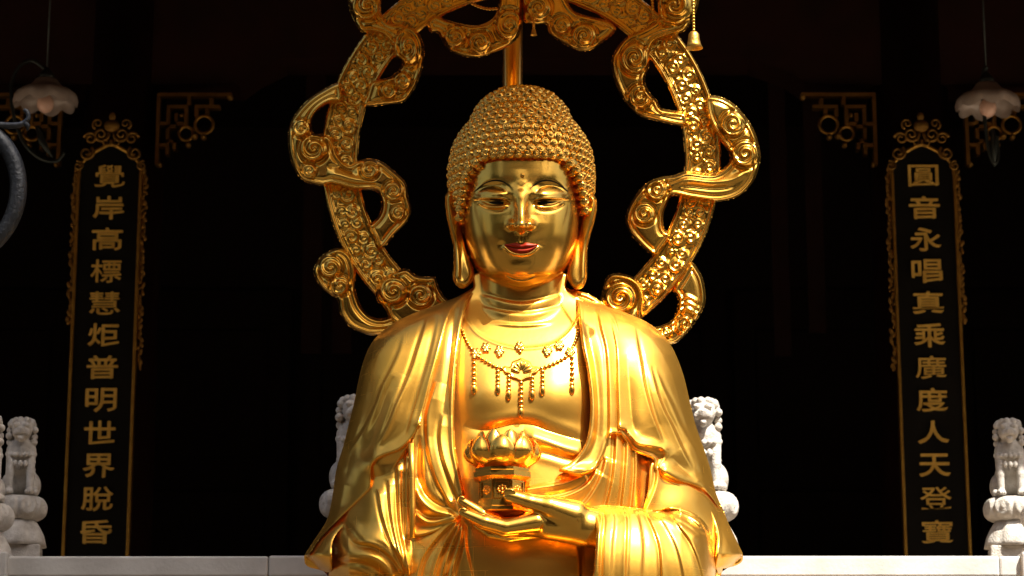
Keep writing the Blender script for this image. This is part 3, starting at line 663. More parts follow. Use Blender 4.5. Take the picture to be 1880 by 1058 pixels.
# --- hair: cap and snail curls
sy = [167, 169.5, 174, 182, 192, 205, 222, 234, 248, 262, 280, 300, 320, 345, 365, 385, 402, 420]
sw = [3, 25, 40.5, 58, 70.5, 80.5, 88, 95, 106.5, 116.5, 123.5, 128, 130, 129.5, 127, 122, 116, 110]
sy2 = np.linspace(167, 420, 131); sw2 = sm(np.interp(sy2, sy, sw), 7); sw2[0] = 3
zz = P(AX, sy2, 0, HY)[:, 2]; xc = P(AX, sy2, 0, HY)[:, 0]; rr = P(AX + sw2, sy2, 0, HY)[:, 0] - xc
OPEN = np.array(crv([(846, 404), (849, 370), (852, 345), (859, 318), (871, 303), (893, 292), (925, 288), (957, 287), (992, 288), (1025, 291), (1047, 302), (1059, 318), (1067, 345), (1070, 370), (1074, 404), (1074, 600), (846, 600)], 4, True))
DEP = np.interp(sy2, [160, 230, 300, 420], [1.0, 1.0, 1.0, 1.0])
A = np.linspace(-math.pi, math.pi, 181)[:-1]
vx = xc[:, None] + rr[:, None] * np.sin(A); vy = HY - rr[:, None] * DEP[:, None] * np.cos(A); vz = np.broadcast_to(zz[:, None], vx.shape)
hv = np.stack([vx, vy, vz], -1); qx, qy = proj(hv); cut = inside(qx, qy, OPEN) & (vy < HY)
nA = len(A); fc = [(i * nA + k, i * nA + (k + 1) % nA, (i + 1) * nA + (k + 1) % nA, (i + 1) * nA + k)[::-1] for i in range(130) for k in range(nA) if not (cut[i, k] and cut[i + 1, (k + 1) % nA])]
fc.append(tuple(range(nA)))
hvl = [tuple(q) for q in hv.reshape(-1, 3)]
hl = crv([(846, 404), (849, 370), (852, 345), (859, 318), (871, 303), (893, 292), (925, 288), (957, 287), (992, 288), (1025, 291), (1047, 302), (1059, 318), (1067, 345), (1070, 370), (1074, 404)], 10)
RH = lambda py: np.interp(py, sy2, sw2)
def cap_h(px, py):                            # depth of the cap seen at a picture point
    h_ = np.full(np.shape(px), 60.0)
    for _ in range(30):
        zq = P(px, py, h_, HY)[..., 2]; r_ = np.interp(-zq, -zz, rr) / S; h_ = .5 * h_ + .5 * np.sqrt(np.clip(r_ ** 2 - (px - AX) ** 2, 16, None))
    return h_
hh = cap_h(hl[:, 0], hl[:, 1]); b0 = len(hvl); nh = len(hl)
hvl += [tuple(q) for q in P(hl[:, 0], hl[:, 1], hh + 1, HY)] + [tuple(q) for q in P(hl[:, 0], hl[:, 1], hh - 60, HY)]
fc += [(b0 + i, b0 + i + 1, b0 + nh + i + 1, b0 + nh + i) for i in range(nh - 1)]
hair = obj('hair', mesh('hair', hvl, fc), GOLD_HAIR); kid(hair, bud)
def curl_mesh():
    nr_, na = 9, 16; vv = [(0, 0, .98)]; ff = []
    for i in range(1, nr_ + 1):
        q = i / nr_
        for k in range(na):
            t = 2 * math.pi * k / na; r_ = q * (1 + .02 * math.sin(3 * t))
            z = .80 * (1 - q ** 2.6) ** .75 + .15 * math.cos(2 * math.pi * (q * 1.9 - k / na)) * (1 - q ** 6) * min(1, q * 3) + .10 * math.exp(-(q / .25) ** 2)
            if i == nr_: z = -.25
            vv.append((r_ * math.cos(t), r_ * math.sin(t), z))
    for k in range(na): ff.append((0, 1 + k, 1 + (k + 1) % na))
    for i in range(nr_ - 1):
        for k in range(na): ff.append((1 + i * na + k, 1 + (i + 1) * na + k, 1 + (i + 1) * na + (k + 1) % na, 1 + i * na + (k + 1) % na))
    return mesh('curl', vv, ff)
CM = curl_mesh(); CM.materials.append(GOLD_HAIR)
arc = np.concatenate([[0], np.cumsum(np.hypot(np.diff(rr), np.diff(zz)))]); SP = 18.0 * S; curls = []
k = 0; s_ = .3 * SP
while s_ < arc[-1]:
    z = np.interp(s_, arc, zz); r = np.interp(s_, arc, rr); xcc = np.interp(s_, arc, xc); dp = np.interp(s_, arc, DEP)
    dr = np.interp(s_ + .006, arc, rr) - np.interp(s_ - .006, arc, rr); dz = np.interp(s_ + .006, arc, zz) - np.interp(s_ - .006, arc, zz)
    n = max(1, int(round(2 * math.pi * r / (SP * .98))))
    for j in range(n):
        a = 2 * math.pi * (j + .5 * (k % 2)) / n
        pos = np.array([xcc + r * math.sin(a), HY - r * dp * math.cos(a), z]); qx, qy = proj(pos)
        nrm = Vector((-dz * math.sin(a), dz * math.cos(a), dr)); nrm = nrm if nrm.z > 0 or abs(dz) > abs(dr) else -nrm
        nrm = Vector((abs(dz) * math.sin(a), -abs(dz) * math.cos(a), max(dr, -.3 * abs(dz)))).normalized()
        din = segd(np.array([qx]), np.array([qy]), OPEN, True)[0][0]
        if pos[1] < HY and inside(np.array([qx]), np.array([qy]), OPEN)[0]: continue
        if pos[1] < HY and din < 8.5: continue
        tocam = (Vector(CAM) - Vector(pos)).normalized()
        curls.append((nrm.dot(tocam), Vector(pos), nrm, random.uniform(0, 6.28), random.uniform(.88, 1.08)))
    s_ += SP * (.86 if z > zz[60] else .9); k += 1
# the front row follows the hairline, a second one sits inside the thickness at the temples
Lh = np.concatenate([[0], np.cumsum(np.hypot(*np.diff(hl, axis=0).T))])
for t in np.arange(4, Lh[-1] - 2, 15.6):
    px = np.interp(t, Lh, hl[:, 0]); py = np.interp(t, Lh, hl[:, 1]); h0 = float(np.interp(t, Lh, hh)); top_ = 293 > py
    up_ = -5.5 if top_ else 0; ox = 0 if top_ else (-3 if px < AX else 3)
    nrm = Vector(((px - AX) / 150, -1, -.05 if top_ else 0)).normalized()
    curls.append((2.0, V(px + ox, py + up_, h0 - 2, HY), nrm, random.uniform(0, 6.28), random.uniform(.92, 1.02)))
    if not top_:
        hf_ = float(from_face(np.array([px]), np.array([py]))[0])
        if h0 - hf_ > 12:
            curls.append((1.9, V(px + (3 if px < AX else -3), py + 6, .45 * h0 + .55 * hf_, HY), Vector((.75 if px < AX else -.75, -.7, 0)).normalized(), random.uniform(0, 6.28), .9))
curls.sort(key=lambda q: -q[0])
hi = hair.matrix_world.inverted()
rest_v, rest_f = [], []
cv = np.array([q.co[:] for q in CM.vertices]); cf = [tuple(q.vertices) for q in CM.polygons]
for i, (dt_, pos, nrm, spin, sc) in enumerate(curls):
    M = Matrix.Translation(pos) @ nrm.to_track_quat('Z', 'Y').to_matrix().to_4x4() @ Matrix.Rotation(spin, 4, 'Z') @ Matrix.Diagonal((*(np.array([10.0, 10.0, 8.6]) * S * sc), 1))
    if i < 300:
        o = bpy.data.objects.new('curl', CM); COL.objects.link(o); o.parent = hair; o.matrix_parent_inverse = Matrix(); o.matrix_local = M
    else:
        m3 = np.array(M); b0 = len(rest_v); rest_v += list(cv @ m3[:3, :3].T + m3[:3, 3]); rest_f += [tuple(b0 + q for q in t) for t in cf]
# hair has an identity local matrix apart from the parent inverse, so local space is world space
o = obj('curl_rows', mesh('curl_rows', rest_v, rest_f), GOLD_HAIR, hair); o['kind'] = 'stuff'

# --- necklace lying on the chest
def on(px, py, off=1.0): return V(px, py, float(chest(np.array([float(px)]), np.array([float(py)]))[0]) + off)
def plaque(x, y, d): return chest(x, y) + 3 + 2.5 * np.clip(d / 4, 0, 1) + 1.8 * np.exp(-((d - 2.5) / 1.5) ** 2)
neckl = lobj('necklace', [(922, 678), (926, 672), (936, 673), (940, 664), (950, 660), (957, 657), (964, 660), (973, 664), (978, 672), (987, 673), (991, 679), (985, 686), (978, 688), (976, 694), (966, 697), (957, 701), (947, 697), (938, 694), (935, 688), (927, 686)], plaque, GOLD_POL, bud, step=1.2, lip=5)
BEAD = sphere(1, 12, 8); BEAD.materials.append(GOLD_POL)
def bead(name, px, py, r, off=2.0, sz=1.0, sx=1.0):
    o = bpy.data.objects.new(name, BEAD); COL.objects.link(o); o.location = on(px, py, off); o.scale = (r * S * sx, r * S * .9, r * S * sz); kid(o, neckl)
def strand(p, n, r=4.2):
    c_ = crv(p, 8); L = np.concatenate([[0], np.cumsum(np.hypot(*np.diff(c_, axis=0).T))])
    for t in np.linspace(0, L[-1], n): bead('bead', np.interp(t, L, c_[:, 0]), np.interp(t, L, c_[:, 1]), r)
strand([(849, 608), (855, 624), (863, 638), (870, 645)], 8, 3.7); strand([(1062, 606), (1058, 622), (1052, 636), (1048, 643)], 8, 3.7)
strand([(879, 656), (895, 666), (908, 673), (920, 677)], 7); strand([(1038, 657), (1022, 666), (1008, 672), (994, 677)], 7)
for x0, y0, y1, n in ((870, 658, 706, 6), (914, 683, 706, 4), (934, 692, 716, 4), (956.5, 704, 748, 6), (977, 694, 716, 4), (996, 683, 708, 4), (1050, 657, 706, 6)):
    for i in range(n): bead('bead', x0, y0 + (y1 - y0) * i / (n - 1), 4.7)
    bead('drop', x0, y1 + 10, 5.2, 2, 1.9)
def flower(px, py, r=8):
    def hf(x, y, d): 
        q = np.hypot(x - px, y - py) / r; t = np.arctan2(y - py, x - px); return chest(x, y) + 4 + 2.4 * np.abs(np.cos(3 * t)) * np.exp(-((q - .6) / .3) ** 2) + 2.5 * np.exp(-(q / .25) ** 2)
    poly = [(px + r * (1 + .16 * math.cos(6 * a)) * math.cos(a), py + r * (1 + .16 * math.cos(6 * a)) * math.sin(a)) for a in np.linspace(0, 2 * math.pi, 37)[:-1]]
    o = obj('flower', mesh('flower', *layer(poly, hf, step=1.0, lip=4, n=1, rnd=1)), GOLD_POL); kid(o, neckl)
for px, py in ((892, 638), (917, 644), (954, 636), (1005, 643), (1027, 634), (873, 648), (1047, 646)): flower(px, py, 9)
for px, py in ((916, 654), (955, 647), (1004, 653)): bead('bead', px, py, 3.8)
for k, a in enumerate((-64, -42, -20, 0, 20, 42, 64)):
    L = 14 - abs(k - 3) * .6; px = 957 + math.sin(R(a)) * L; py = 686 - math.cos(R(a)) * L * .95
    o = bpy.data.objects.new('petal', BEAD); COL.objects.link(o); o.location = on(px, py, 7.5); o.scale = (4.0 * S, 3.2 * S, 9.5 * S); o.rotation_euler = (0, R(a), 0); kid(o, neckl)
# ------------------------------------------------------------------ lotus lamp in the hand
lampb = V(922, 943, 206); lamp = empty('lotus_lamp', lampb); lamp.scale.z = .86; tag(lamp, 'gilded lotus bud lamp on an octagonal stand resting on the open palm', 'lamp')
def octa(prof, name):
    vv, ff = lathe([(r / math.cos(math.pi / 8) * S, z * S) for r, z in prof], 8)
    a = math.pi / 8; vv = [(x * math.cos(a) - y * math.sin(a), x * math.sin(a) + y * math.cos(a), z) for x, y, z in vv]
    return obj(name, mesh(name, vv, ff, False), GOLD_POL, lamp)
octa([(44, 0), (47, 2), (47, 9), (43, 11), (43, 24)], 'foot'); octa([(38.5, 24.02), (38.5, 66)], 'box'); octa([(43, 66.02), (51, 72), (51, 83), (48, 85), (48, 91), (36, 92)], 'rim')
for k in range(8):
    a = math.pi / 4 * k - math.pi / 2
    fr = empty('tmp'); 
    M = Matrix.Rotation(a + math.pi / 2, 4, 'Z') @ Matrix.Translation((0, -39.2 * S, 45 * S))
    bm = bmesh.new()
    for (x0, x1, z0, z1) in ((-14.5, 14.5, 16, 18.5), (-14.5, 14.5, -18.5, -16), (-14.5, -12, -16, 16), (12, 14.5, -16, 16)):
        g = bmesh.ops.create_cube(bm, size=1)
        for q in g['verts']: q.co = Vector(((x0 + x1) / 2 + q.co.x * (x1 - x0), q.co.y * 3, (z0 + z1) / 2 + q.co.z * (z1 - z0))) * S
    me = bpy.data.meshes.new('frame'); bm.to_mesh(me); bm.free(); o = obj('panel_frame', me, GOLD_POL, lamp); o.matrix_local = M
    bm = bmesh.new()
    for j in range(8):
        t = math.pi / 4 * j; g = bmesh.ops.create_uvsphere(bm, u_segments=8, v_segments=5, radius=2.6 * S)
        for q in g['verts']: q.co = Vector((q.co.x, q.co.y * .8, q.co.z)) + Vector((math.cos(t) * 7, 0, math.sin(t) * 7)) * S
    bmesh.ops.create_uvsphere(bm, u_segments=10, v_segments=6, radius=3.2 * S)
    me = bpy.data.meshes.new('rosette'); bm.to_mesh(me); bm.free(); me.shade_smooth(); o = obj('rosette', me, GOLD_POL, lamp); o.matrix_local = M
    bpy.data.objects.remove(fr)
def petal_mesh(W, Hh_, r0, r1, r2):
    vv, ff = [], []; n, m = 16, 12
    for side in (1, 0):
        for i in range(n + 1):
            t = i / n; ww = W * max(.02, math.sin(math.pi * min(1, .12 + .88 * t ** .9)) ** .52)
            rad = r0 + (r1 - r0) * math.sin(math.pi * min(t / .55, 1) / 2) if t < .55 else r1 + (r2 - r1) * ((t - .55) / .45) ** 1.4
            for k in range(m + 1):
                s_ = -1 + 2 * k / m; x = ww * s_; bulge = (1 - s_ * s_) * 13 * math.sin(math.pi * min(1, t * .9 + .1)) ** .8 - 2.5 * math.exp(-((abs(s_) - .86) / .1) ** 2)
                vv.append((x * S, -(rad + bulge - 8 - (0 if side else 3)) * S, t * Hh_ * S))
    row = m + 1; off = (n + 1) * row
    for i in range(n):
        for k in range(m):
            a = i * row + k; ff.append((a, a + 1, a + row + 1, a + row)); ff.append((off + a, off + a + row, off + a + row + 1, off + a + 1))
    return mesh('petal', vv, ff)
PO = petal_mesh(23, 66, 40, 66, 64); PI_ = petal_mesh(20, 76, 34, 50, 50)
for me in (PO, PI_): me.materials.append(GOLD_POL)
for k in range(8):
    o = bpy.data.objects.new('petal', PO); COL.objects.link(o); o.parent = lamp; o.rotation_euler.z = math.pi / 4 * k; o.location.z = 90 * S
for k in range(8):
    o = bpy.data.objects.new('petal', PI_); COL.objects.link(o); o.parent = lamp; o.rotation_euler.z = math.pi / 4 * (k + .5); o.location.z = 95 * S
vv, ff = lathe([(30 * S, 88 * S), (34 * S, 110 * S), (26 * S, 138 * S), (10 * S, 146 * S)], 20); obj('seed_head', mesh('seed', vv, ff), GOLD_POL, lamp)

# ------------------------------------------------------------------ halo of clouds behind the head
HAY = .30
hb = V(AX, 650, 0, HAY); halo = empty('cloud_halo', hb); tag(halo, 'round gilded halo ring carved with cloud scrolls behind the head', 'halo')
def spiral(x, y, cx, cy_, r, turn, ex=1.0, amp=1.0, turns=2.1):
    dx = (x - cx); dy = (y - cy_) / ex; q = np.hypot(dx, dy) / r; t = np.arctan2(dy, dx)
    ed = np.clip((1 - q) / .18, 0, 1); ed = ed * ed * (3 - 2 * ed)
    ph_ = q * turns - turn * t / (2 * math.pi)
    rel = (.5 + .5 * np.cos(2 * math.pi * ph_)) ** 1.3
    return amp * ed * (r * .20 * (1 - .45 * q * q) + r * .16 * rel * np.clip(q * 4 + .3, 0, 1))
HC = (957.0, 292.0)
rnd_ = random.Random(11); SPR = []
for side in (-1, 1):
    a = 26.0
    while a < 200:
        for row in (-1, 1):
            rr_ = rnd_.choice((11, 13, 14.5, 16, 17, 18.5)) * rnd_.uniform(.95, 1.05); rad = 333.5 + row * rnd_.uniform(9, 12.5); aa = R(a + rnd_.uniform(-.8, .8) + (1.7 if row > 0 else 0)) * side
            SPR.append((HC[0] - math.sin(aa) * rad * 1.0, HC[1] - math.cos(aa) * rad * -1.0 if False else HC[1] + math.cos(aa) * rad, rr_, rnd_.choice((-1, 1))))
        a += rnd_.choice((4.4, 4.8, 5.1, 5.5, 6.0))
def ring_h(x, y, d):
    r = np.hypot(x - HC[0], y - HC[1]); q = np.minimum(np.abs(r - 367), np.abs(r - 300))
    h = 6 + 9 * np.exp(-((q - 4.2) / 3.4) ** 2) + 4 * np.exp(-((q - 10.5) / 2) ** 2)
    fl = np.zeros_like(x)
    for cx, cy_, rr_, tn in SPR:
        m = (np.abs(x - cx) < rr_) & (np.abs(y - cy_) < rr_)
        if m.any(): fl[m] = np.maximum(fl[m], spiral(x[m], y[m], cx, cy_, rr_, tn, 1, 1.35, 1.7))
    th = np.arctan2(x - HC[0], y - HC[1])
    wave = 3.4 * np.exp(-((r - 333.5 - 12 * np.sin(th * 30)) / 2.6) ** 2) + 2.6 * np.exp(-((r - 333.5 + 15 * np.sin(th * 30 + .7)) / 2.2) ** 2)
    return h + np.where(q > 11, np.maximum(fl, wave) + .25 * np.minimum(fl, wave), 0)
th = np.linspace(0, 2 * math.pi, 241)[:-1]
outer = np.stack([HC[0] + 367 * np.sin(th), HC[1] + 367 * np.cos(th)], -1); inner = np.stack([HC[0] + 300 * np.sin(th), HC[1] + 300 * np.cos(th)], -1)
v, f = layer(outer, ring_h, step=1.6, Y0=HAY, back=-16, rnd=3, n=1, holes=[inner[::6]], smooth_poly=False)
kid(obj('ring', mesh('ring', v, f), GOLD_HALO), halo)
def cloud(poly, sprs, dz=0, puff=19, holes=(), extra=None, rim=4.0):
    def hf(x, y, d):
        h = puff * np.sqrt(np.clip(1 - (1 - np.clip(d / 20, 0, 1)) ** 2, 0, 1)) + 8 + rim * np.exp(-((d - 6) / 2.6) ** 2) - rim * .6 * np.exp(-((d - 11) / 2.5) ** 2)
        for q in sprs:
            cx, cy_, r, tn = q[:4]; ex = q[4] if len(q) > 4 else 1.0
            rho = np.hypot(x - cx, (y - cy_) / ex) / r
            h = h - 4 * np.exp(-((rho - 1.04) / .12) ** 2)
            h = h + spiral(x, y, cx, cy_, r, tn, ex, 1.6, 1.9)
        if extra is not None: h = h + extra(x, y)
        return h + dz
    v, f = layer(poly, hf, step=1.6, Y0=HAY, back=-18, rnd=5, holes=holes)
    kid(obj('cloud', mesh('cloud', v, f), GOLD_HALO), halo)
# picture-left side, from the top down
cloud([(640, -30), (640, 10), (646, 30), (662, 58), (684, 60), (706, 68), (718, 84), (722, 104), (736, 112), (735, 124), (716, 141), (694, 146), (680, 152), (672, 174), (666, 196), (712, 193), (739, 189), (753, 177), (769, 148), (777, 121), (779, 88), (768, 60), (748, 46), (716, 42), (700, 22), (702, -5), (690, -30)], [(675, 11, 31, 1), (749, 86, 27, 1, 1.4), (739, 148, 17, -1), (714, 167, 16, 1)], 6)
cloud([(624, 152), (590, 166), (562, 186), (540, 212), (529, 240), (530, 278), (540, 312), (560, 334), (590, 342), (612, 340), (650, 350), (690, 352), (700, 372), (697, 392), (684, 408), (674, 412), (684, 434), (700, 458), (726, 430), (748, 407), (756, 385), (750, 361), (744, 334), (722, 312), (700, 296), (675, 291), (655, 296), (640, 302), (622, 285), (612, 258), (596, 246), (576, 244), (574, 222), (586, 203), (606, 190), (628, 186)], [(576, 273, 27, 1), (553, 236, 17, 1), (568, 313, 14, -1), (679, 312, 18, 1), (722, 351, 19, -1), (731, 392, 14, 1)], 8,
      extra=lambda x, y: ridge(x, y, [(600, 318), (622, 322), (650, 330), (690, 336)], 5, 7) - ridge(x, y, [(600, 306), (625, 308), (655, 320)], 4, 4))
cloud([(622, 455), (600, 463), (586, 474), (575, 499), (588, 526), (606, 542), (619, 550), (624, 575), (641, 600), (668, 613), (690, 616), (730, 610), (740, 590), (722, 580), (700, 585), (680, 580), (664, 564), (656, 545), (652, 526), (654, 505), (652, 488), (642, 466)], [(607, 491, 22, 1), (624, 525, 19, 1)], 2)
cloud([(690, 531), (696, 516), (710, 506), (744, 493), (764, 505), (782, 508), (799, 509), (807, 530), (822, 550), (860, 570), (850, 600), (760, 610), (720, 590), (706, 566), (692, 552)], [(722, 535, 27, 1), (772, 542, 23, -1)], 12)
# picture-right side
cloud([(1210, -30), (1208, 30), (1190, 48), (1153, 66), (1131, 90), (1122, 115), (1129, 151), (1147, 187), (1172, 212), (1202, 222), (1258, 232), (1260, 208), (1230, 202), (1214, 198), (1206, 184), (1192, 168), (1184, 146), (1192, 124), (1194, 100), (1200, 80), (1226, 68), (1256, 58), (1274, 32), (1284, 0), (1280, -30)], [(1238, 10, 37, -1), (1165, 106, 27, -1, 1.15), (1176, 178, 24, 1)], 8,
      extra=lambda x, y: ridge(x, y, [(1256, 40), (1225, 52), (1190, 62), (1160, 74)], 5, 7))
cloud([(1296, 178), (1323, 178), (1353, 196), (1383, 236), (1396, 280), (1394, 305), (1382, 336), (1356, 361), (1318, 371), (1270, 366), (1236, 360), (1226, 374), (1218, 396), (1220, 420), (1232, 430), (1220, 452), (1200, 470), (1162, 436), (1148, 406), (1157, 374), (1182, 340), (1210, 326), (1236, 322), (1262, 314), (1310, 318), (1336, 300), (1338, 282), (1322, 258), (1306, 232), (1296, 206)], [(1346, 227, 24, -1), (1368, 283, 26, 1), (1206, 347, 21, -1), (1183, 393, 21, 1)], 8,
      extra=lambda x, y: ridge(x, y, [(1232, 338), (1262, 330), (1310, 334), (1345, 330), (1375, 312)], 6, 6) - ridge(x, y, [(1236, 346), (1264, 342), (1310, 346), (1350, 342)], 4, 4))
cloud([(1100, 560), (1104, 540), (1112, 512), (1128, 501), (1157, 506), (1176, 521), (1184, 545), (1180, 570), (1172, 600), (1110, 600)], [(1139, 547, 31, 1)], 12)
cloud([(1268, 482), (1284, 498), (1293, 522), (1295, 557), (1279, 589), (1254, 620), (1234, 632), (1200, 628), (1190, 604), (1214, 598), (1232, 588), (1243, 566), (1244, 548), (1236, 532), (1248, 510)], [(1258, 596, 19, -1), (1222, 611, 10, 1)], 2,
      extra=lambda x, y: sum(ridge(x, y, [(1242 + 2 * q, 574 - 11 * q), (1262, 566 - 11 * q), (1284, 580 - 12 * q)], 4, 3) for q in range(3)))
# crown of the ring
cloud([(784, 40), (790, 60), (804, 62), (820, 88), (845, 103), (881, 106), (920, 92), (946, 76), (957, 55), (958, 30), (956, -30), (920, -30), (916, 6), (906, 32), (880, 46), (850, 44), (820, 36), (800, 28)], [(836, 68, 21, 1), (881, 77, 22, -1), (935, 47, 26, 1, 1.15)], 8)
cloud([(960, -30), (960, 20), (962, 40), (985, 46), (1002, 45), (1008, 60), (1020, 72), (1042, 85), (1072, 95), (1096, 86), (1130, 58), (1120, 40), (1084, 30), (1062, 24), (1046, 10), (1020, -30)], [(989, 14, 24, -1), (1031, 46, 18, 1), (1072, 65, 24, -1)], 8)

# ------------------------------------------------------------------ parasol above the statue: pole, canopy, bells
PX = float(P(941, 110, 0, .42)[0]); PYY = .42
par = empty('gilded_parasol', (PX, PYY, TER)); tag(par, 'gilded ceremonial parasol on a tall pole with bells above the halo', 'parasol')
CZ = float(P(957, -175, 0, 0)[2])
vv, ff = lathe([(.042, 0.0), (.042, CZ - TER + .35)], 28); o = obj('pole', mesh('pole', vv, ff), GOLD_POL, par)
cano = [(.0, .36), (.12, .355), (.35, .30), (.62, .19), (.80, .05), (.84, -.02), (.83, -.14), (.815, -.14), (.82, -.02), (.78, .03), (.60, .165), (.34, .275), (.0, .33)]
CR = 1.0
vv, ff = lathe([(max(r * CR, .001), z) for r, z in cano], 64); ff = ff[:-2]
SILK = bpy.data.materials.new('canopy_silk'); SILK.use_nodes = True; sn = SILK.node_tree
sn.nodes.remove(sn.nodes['Principled BSDF']); d1 = sn.nodes.new('ShaderNodeBsdfDiffuse'); d2 = sn.nodes.new('ShaderNodeBsdfTranslucent'); mx_ = sn.nodes.new('ShaderNodeMixShader'); mx_.inputs[0].default_value = .38
nz_ = sn.nodes.new('ShaderNodeTexNoise'); nz_.inputs['Scale'].default_value = 9; rp_ = sn.nodes.new('ShaderNodeValToRGB'); rp_.color_ramp.elements[0].color = (.70, .55, .28, 1); rp_.color_ramp.elements[1].color = (.80, .66, .38, 1)
sn.links.new(nz_.outputs['Fac'], rp_.inputs[0])
for q in (d1, d2): sn.links.new(rp_.outputs[0], q.inputs['Color'])
sn.links.new(d1.outputs[0], mx_.inputs[1]); sn.links.new(d2.outputs[0], mx_.inputs[2]); sn.links.new(mx_.outputs[0], sn.nodes['Material Output'].inputs['Surface'])
o = obj('canopy', mesh('canopy', vv, ff), SILK, par); o.location = (XC - PX, -.20 - PYY, CZ - TER)
def bell(px, py, Y, sc=1.0):
    loc = V(px, py, 0, Y)
    vv, ff = lathe([(r * sc, z * sc) for r, z in [(.001, .036), (.012, .035), (.019, .026), (.0215, .005), (.025, -.012), (.032, -.026), (.029, -.027), (.020, .0), (.001, .028)]], 24); ff = ff[:-2]
    o = obj('bell', mesh('bell', vv, ff), GOLD_OLD); o.location = loc; kid(o, par)
    z = loc.z + .036 * sc
    while z < CZ - .06:
        b = bpy.data.objects.new('bead', BEAD); COL.objects.link(b); b.location = (loc.x, loc.y, z + .006); b.scale = (.0062,) * 3; kid(b, o); z += .0122
bell(1274, 76, -.72); bell(980, 60, .22, .42)
for k in range(1, 16):
    a = 2 * math.pi * k / 16 + .35
    px, py = proj(np.array([XC + .78 * math.sin(a), -.20 - .78 * math.cos(a), CZ - .16]))
    if py < -40: bell(px, py, -.20 - .78 * math.cos(a))
# bead swags under the canopy
for pts, Y in (([(858, 2), (880, 13), (902, 17), (925, 14)], .34), ([(1196, -10), (1198, 6), (1199, 24)], .24)):
    c_ = crv([V(*q, 0, Y)[:] for q in pts], 8); L = np.concatenate([[0], np.cumsum(np.linalg.norm(np.diff(c_, axis=0), axis=1))])
    for t in np.arange(0, L[-1], .0125):
        b = bpy.data.objects.new('bead', BEAD); COL.objects.link(b); b.location = [np.interp(t, L, c_[:, i]) for i in range(3)]; b.scale = (.0068,) * 3; kid(b, par)

# ------------------------------------------------------------------ lotus throne (below the picture)
thr = empty('lotus_throne', (XC, 0, 0)); tag(thr, 'gilded lotus throne carrying the seated statue', 'pedestal')
vv, ff = lathe([(.95, 0), (.95, .9), (.80, 1.0), (.72, 1.2), (.78, 1.4), (.95, 1.6), (.98, 2.02), (.9, 2.04)], 40)
o = obj('base', mesh('base', vv, ff), MARBLE2, thr); o.scale = (1, .58, 1)
TP = petal_mesh(80, 200, 380, 480, 500); TP.materials.append(GOLD_OLD)
for k in range(16):
    o = bpy.data.objects.new('petal', TP); COL.objects.link(o); o.parent = thr; o.rotation_euler.z = math.pi / 8 * k; o.location.z = 1.62; o.scale = (.9, .62, 1)
# ------------------------------------------------------------------ couplet boards with gilt characters
def textmesh(ch, wdt, hgt):
    cu = bpy.data.curves.new('char', 'FONT'); cu.body = ch; cu.size = 1; cu.extrude = .02; cu.resolution_u = 4
    cu.align_x = 'LEFT'
    to = bpy.data.objects.new('char', cu); COL.objects.link(to); bpy.context.view_layer.update()
    me = bpy.data.meshes.new_from_object(to.evaluated_get(bpy.context.evaluated_depsgraph_get()))
    bpy.data.objects.remove(to)
    a = np.array([q.co[:] for q in me.vertices]); lo, hi = a.min(0), a.max(0)
    for q in me.vertices:
        u = (q.co.x - (lo[0] + hi[0]) / 2) / max(hi[0] - lo[0], .5); t = (q.co.y - (lo[1] + hi[1]) / 2) / max(hi[1] - lo[1], .5)
        # clerical hand: strokes flare and lift towards the sides
        t2 = t + .13 * (abs(u) * 2) ** 2.2 * min(1, max(0, (-t - .02) / .45)) * (1 if u > 0 else .55)
        q.co = Vector((u * wdt, -.004 - (q.co.z - lo[2]) / max(hi[2] - lo[2], 1e-6) * .012, t2 * hgt))
    me.materials.clear()
    bm = bmesh.new(); bm.from_mesh(me); src = bm.verts[:] + bm.edges[:] + bm.faces[:]
    tk = .45 if ch in '寶廣覺圓慧標登衢' else 1.0
    for k, (ox, oz) in enumerate(((.011, 0), (-.011, 0), (0, .016), (0, -.016), (.008, .010), (-.008, -.010))):   # stroke weight of a loaded brush
        g = bmesh.ops.duplicate(bm, geom=src)
        bmesh.ops.translate(bm, verts=[q for q in g['geom'] if isinstance(q, bmesh.types.BMVert)], vec=(ox * wdt * 1.1 * tk, -.0004 * (k + 1), oz * hgt * 1.2 * tk))
    bm.to_mesh(me); bm.free(); return me
